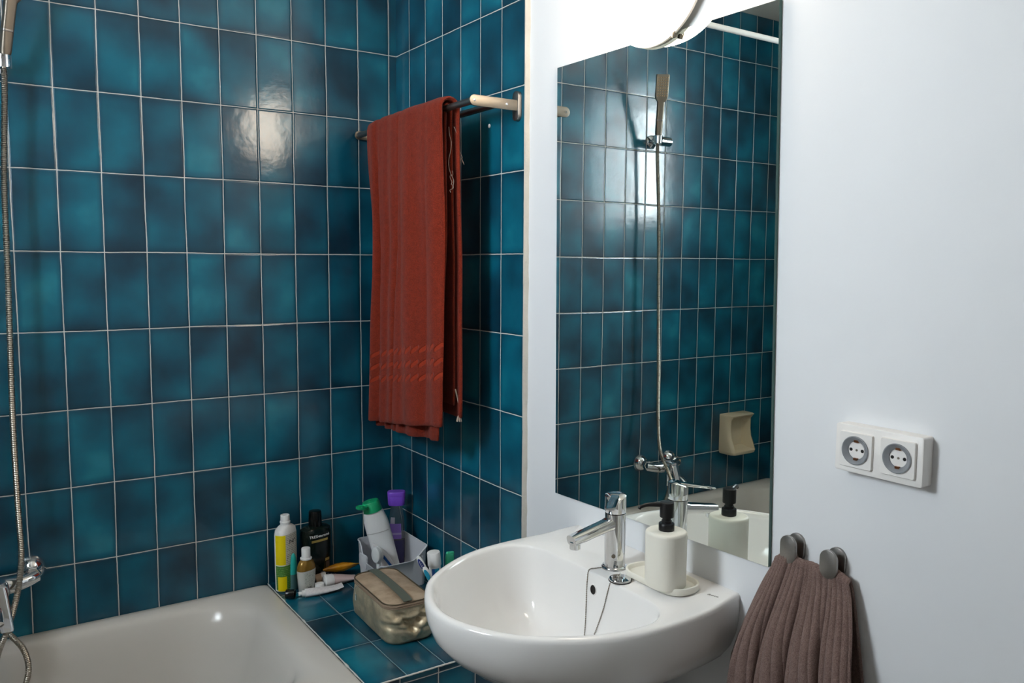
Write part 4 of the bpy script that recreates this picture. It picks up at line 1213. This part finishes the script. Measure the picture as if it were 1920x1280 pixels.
rows2 = [[a+nv*.003, b+nv*.003] for a, b in rows]
g.grid([[r[0], r[1], q[1], q[0]] for r, q in zip(rows, rows2)], True, True, True); mk('blue_stripe', g, 'blue', t)

# 16 hair tie in the basket
g = G(); g.tube([(-.170+.016*cos(2*PI*i/28), -.165+.018*sin(2*PI*i/28), SZ+.022+.006*sin(4*PI*i/28)) for i in range(28)], lambda t: .0065+.001*sin(t*90), 10, closed=True)
tag(mk('hair_tie', g, 'brown_hair', loc=(-.170, -.165, SZ+.02)), 'dark brown hair tie inside the grey basket, seen through its cut-away side', 'hair tie')

# 17 tumbler with brushes behind the washbasin rim
CXc, CYc = -.118, -.500
cup = thing('tumbler', 'pale pink tumbler half hidden between the vanity case and washbasin', 'tumbler', (CXc, CYc, SZ))
g = G(); g.lathe([(.030, .0008), (.033, .002), (.036, .092), (.0355, .0935), (.0345, .092), (.0312, .006)], 40, (CXc, CYc, SZ)); mk('cup_body', g, simple('pale pink plastic', (214, 184, 176), .3), cup)
def brush(name, label, base, top, mats, grip):
    t = thing(name, label, 'toothbrush', base, 'toothbrushes behind the washbasin')
    b0, t0 = Vector(base), Vector(top); d = (t0-b0).normalized(); sx = Vector((.72, -.66, 0)); sx = (sx-d*sx.dot(d)).normalized(); ny = d.cross(sx)
    L = (t0-b0).length
    g = G(); rows = []
    for s, w in ((0, .003), (.04, .0035), (L-.06, .0042), (L-.035, .0078), (L-.012, .0080), (L-.003, .0055), (L, .0015)):
        c_ = b0+d*s
        rows.append([c_+sx*sup(w, w*.62, 2, 2*PI*k/20)[0]+ny*sup(w, w*.62, 2, 2*PI*k/20)[1] for k in range(20)])
    g.grid(rows, True, True, True); mk('handle', g, mats[0], t)
    if ny.dot(Vector((-1.0, -1.8, .8))) < 0: ny = -ny
    g = G(); c_ = t0-d*.024
    g.plate([(sup(.0058, .018, 2, 2*PI*k/24)) for k in range(24)], .0034, .0054, (c_, sx, d, ny), .0006); gp = mk('grip_pad', g, mats[1], t)
    if grip:
        g = G(); g.tube([c_+d*(.012-.024*i/30)+sx*.0020*sin(i*.75)+ny*.0050 for i in range(31)], .0007, 6); mk('wavy_line', g, 'white', gp)
    return t
brush('toothbrush', 'toothbrush with navy grip pad and white wavy line, uppermost behind the basin', (CXc+.016, CYc-.010, SZ+.008), (-.200, -.512, .772), ('white', 'navy'), True)
brush('toothbrush', 'toothbrush with aqua grip pad, lower one beside the basin rim', (CXc+.006, CYc-.024, SZ+.008), (-.186, -.520, .744), ('white', 'aqua'), False)
t = thing('toothpaste_tube', 'white capped toothpaste tube standing behind the washbasin rim', 'tube', (CXc-.006, CYc+.010, SZ+.01))
q_ = Matrix.Translation((CXc-.006, CYc+.010, SZ+.01)) @ Matrix.Rotation(R_(-6), 4, 'Y')
g, sf = body([(0, .018, .0025, 2), (.03, .0178, .006, 2), (.08, .0172, .011, 2), (.115, .0165, .0155, 2), (.142, .0155, .0152, 2)], q_); mk('tube_body', g, 'white', t)
g = G(); g.lathe([(.0172, .1425), (.0178, .144), (.0172, .176), (.0160, .1785), (.013, .179)], 36, mat=q_); mk('cap', g, 'white', t)
mk('label_panel', panel(sf, R_(215), R_(285), .095, .138), 'aqua', t)
mk('label_panel', panel(sf, R_(212), R_(240), .118, .138, .0008), 'blue', t)
t = thing('floss_case', 'mint green flat case peeping over the washbasin rim', 'case', (CXc+.018, CYc+.016, SZ+.008))
q_ = Matrix.Translation((CXc+.014, CYc+.020, SZ+.008)) @ Matrix.Rotation(R_(6), 4, 'Y')
g, sf = body([(0, .011, .0045, 3), (.12, .011, .0045, 3), (.150, .0125, .005, 3), (.163, .0120, .005, 3)], q_); mk('case_body', g, 'mint', t)
g, sf = body([(.1635, .0118, .0048, 3), (.167, .0105, .004, 3)], q_); mk('case_lid', g, 'mint', t)

# ------------------------------------------------------------------ vanity case
bg = thing('vanity_case', 'champagne metallic vanity case with zip and grey strap on the shelf', 'case', (-.245, -.440, SZ))
ZB, ZT = SZ+.001, .686
c0x, c0y, hx, hy = -.237, -.440, .066, .130
c1x, c1y, hx1, hy1 = -.250, -.455, .061, .122
NB = 4*16
def bagring(t, z, grow=0., n=17):
    cx_ = c0x+(c1x-c0x)*t; cy_ = c0y+(c1y-c0y)*t; a = hx+(hx1-hx)*t+grow; b = hy+(hy1-hy)*t+grow
    ol = rrect(2*a, 2*b, .036+grow*.5, 8)
    dn = []
    for i, p in enumerate(ol):
        q = ol[(i+1) % len(ol)]; L = math.hypot(q[0]-p[0], q[1]-p[1]); k = max(1, round(L/.0042)) if L > .02 else 1
        for j in range(k): dn.append((p[0]+(q[0]-p[0])*j/k, p[1]+(q[1]-p[1])*j/k))
    rot = R_(-2)
    return [Vector((cx_+x*cos(rot)-y*sin(rot), cy_+x*sin(rot)+y*cos(rot), z)) for x, y in dn]
NR = 26
base_ring = bagring(0, 0); npt = len(base_ring)
rows = []
for i in range(NR+1):
    t = i/NR
    z = ZB+(ZT-.012-ZB)*t
    a_ring = bagring(t, z, .0045*sin(PI*min(1, t*1.05))-.004*(1-sstep(0, .08, t)))
    if len(a_ring) != npt: a_ring = [a_ring[min(k, len(a_ring)-1)] for k in range(npt)]
    row = []
    for p in a_ring:
        cc = Vector((c0x+(c1x-c0x)*t, c0y+(c1y-c0y)*t, p.z)); n = (p-cc); n.z = 0
        nx = Vector((n.x/hx, n.y/hy, 0))
        front = max(0, -nx.y-.55)/.45*sstep(0, .15, t)*sstep(1.0, .82, t)
        left = max(0, -nx.x-.5)/.5*sstep(0, .15, t)*sstep(1., .85, t)
        x_ = p.x-cc.x
        # slouching creases of the short end: a V shaped tuck and two rolls
        vfold = abs(x_+.004)*1.1+(.024-(t-.12)*.085)
        d = front*(-.012*math.exp(-(vfold/.010)**2)+.008*math.exp(-((vfold-.02)/.012)**2)
                   -.007*math.exp(-((t-.60-.9*(x_+.03))/.07)**2)+.006*math.exp(-((t-.75-1.2*x_)/.06)**2)-.006*math.exp(-((t-.44+1.5*(x_+.03))/.05)**2))
        d += left*(.004*noise.noise((p.y*22, p.z*26, 4)))+.0008*noise.noise((p.x*30, p.y*30, p.z*30))*sstep(0, .1, t)
        row.append(p+n.normalized()*d)
    rows.append(row)
g = G(); g.grid(rows, True, True, False); mk('case_body', g, 'bag', bg, angle=80)
def fit_(r):
    return [r[min(k, len(r)-1)] for k in range(npt)]
zr = [fit_(bagring(1, ZT-.0125, -.0008)), fit_(bagring(1, ZT-.0115, .0016)), fit_(bagring(1, ZT-.0085, .0016)), fit_(bagring(1, ZT-.0078, .0002)), fit_(bagring(1, ZT-.0070, .0002)), fit_(bagring(1, ZT-.0062, .0018)), fit_(bagring(1, ZT-.002, .0018)), fit_(bagring(1, ZT-.0008, 0))]
g = G(); g.grid(zr, True); mk('zip_band', g, 'zip', bg, angle=60)
lid = []
for s in (1., .96, .85, .65, .4, .15):
    r = fit_(bagring(1, ZT, -.0008)); cc = Vector((c1x, c1y, ZT))
    lid.append([cc+(p-cc)*s+Vector((0, 0, .006*(1-s**2)-.0008+.0016*noise.noise((p.x*30*s, p.y*30*s, s*3)))) for p in r])
g = G(); g.grid(lid, True, False, True); mk('lid', g, 'baglid', bg, angle=80)
g = G(); g.tube(fit_(bagring(1, ZT, .0002)), .0018, 8, closed=True); mk('piping', g, 'piping', bg)
g = G(); rows = []
for i in range(31):
    s = -1+2*i/30
    y = c1y+hy1*s*.985; x = c1x-.004+.012*(s*.5)
    zz = ZT+.0075+.005*sin(PI*(i/30))*.6-.004*abs(s)**8
    rows.append([(x-.0115, y, zz), (x+.0115, y, zz), (x+.0118, y, zz+.0018), (x-.0118, y, zz+.0018)])
g.grid(rows, True, True, True); mk('carry_strap', g, 'strap', bg)
g = G(); g.tube(spline([(c1x-hx1+.004, c1y+hy1*.52, ZT-.006), (c1x-hx1-.007, c1y+hy1*.55, ZT-.016), (c1x-hx1-.006, c1y+hy1*.55, ZT-.040)], 6), .0011, 8); g.tube([(c1x-hx1-.006, c1y+hy1*.55, ZT-.03), (c1x-hx1-.006, c1y+hy1*.55, ZT-.046)], .002, 8); mk('zip_puller', g, 'chrome', bg)

# ------------------------------------------------------------------ camera, world, view
fw = Vector((0.5554889858925447, 0.8261508617259683, -0.09437552766216671)); rt = Vector((0.8301291639884799, -0.557544793672728, 0.005419791898447753)); up = Vector((0.04814101835087955, 0.0813545125845835, 0.9955219161998722))
cd = bpy.data.cameras.new('camera'); co = bpy.data.objects.new('camera', cd); col.objects.link(co)
mw = Matrix.Identity(4)
for i in range(3): mw[i][0] = rt[i]; mw[i][1] = up[i]; mw[i][2] = -fw[i]
mw[0][3], mw[1][3], mw[2][3] = -1.14592084, -2.34481211, 1.51780681
co.matrix_world = mw
cd.sensor_width = 36; cd.lens = 29.06522622; cd.clip_start = .02
scn.camera = co
w = bpy.data.worlds.new('world'); scn.world = w; w.use_nodes = True
w.node_tree.nodes['Background'].inputs[0].default_value = (.75, .87, 1, 1); w.node_tree.nodes['Background'].inputs[1].default_value = .6
scn.view_settings.view_transform = 'Standard'; scn.view_settings.look = 'None'
scn.view_settings.exposure = .04; scn.view_settings.gamma = 1; scn.view_settings.use_curve_mapping = False
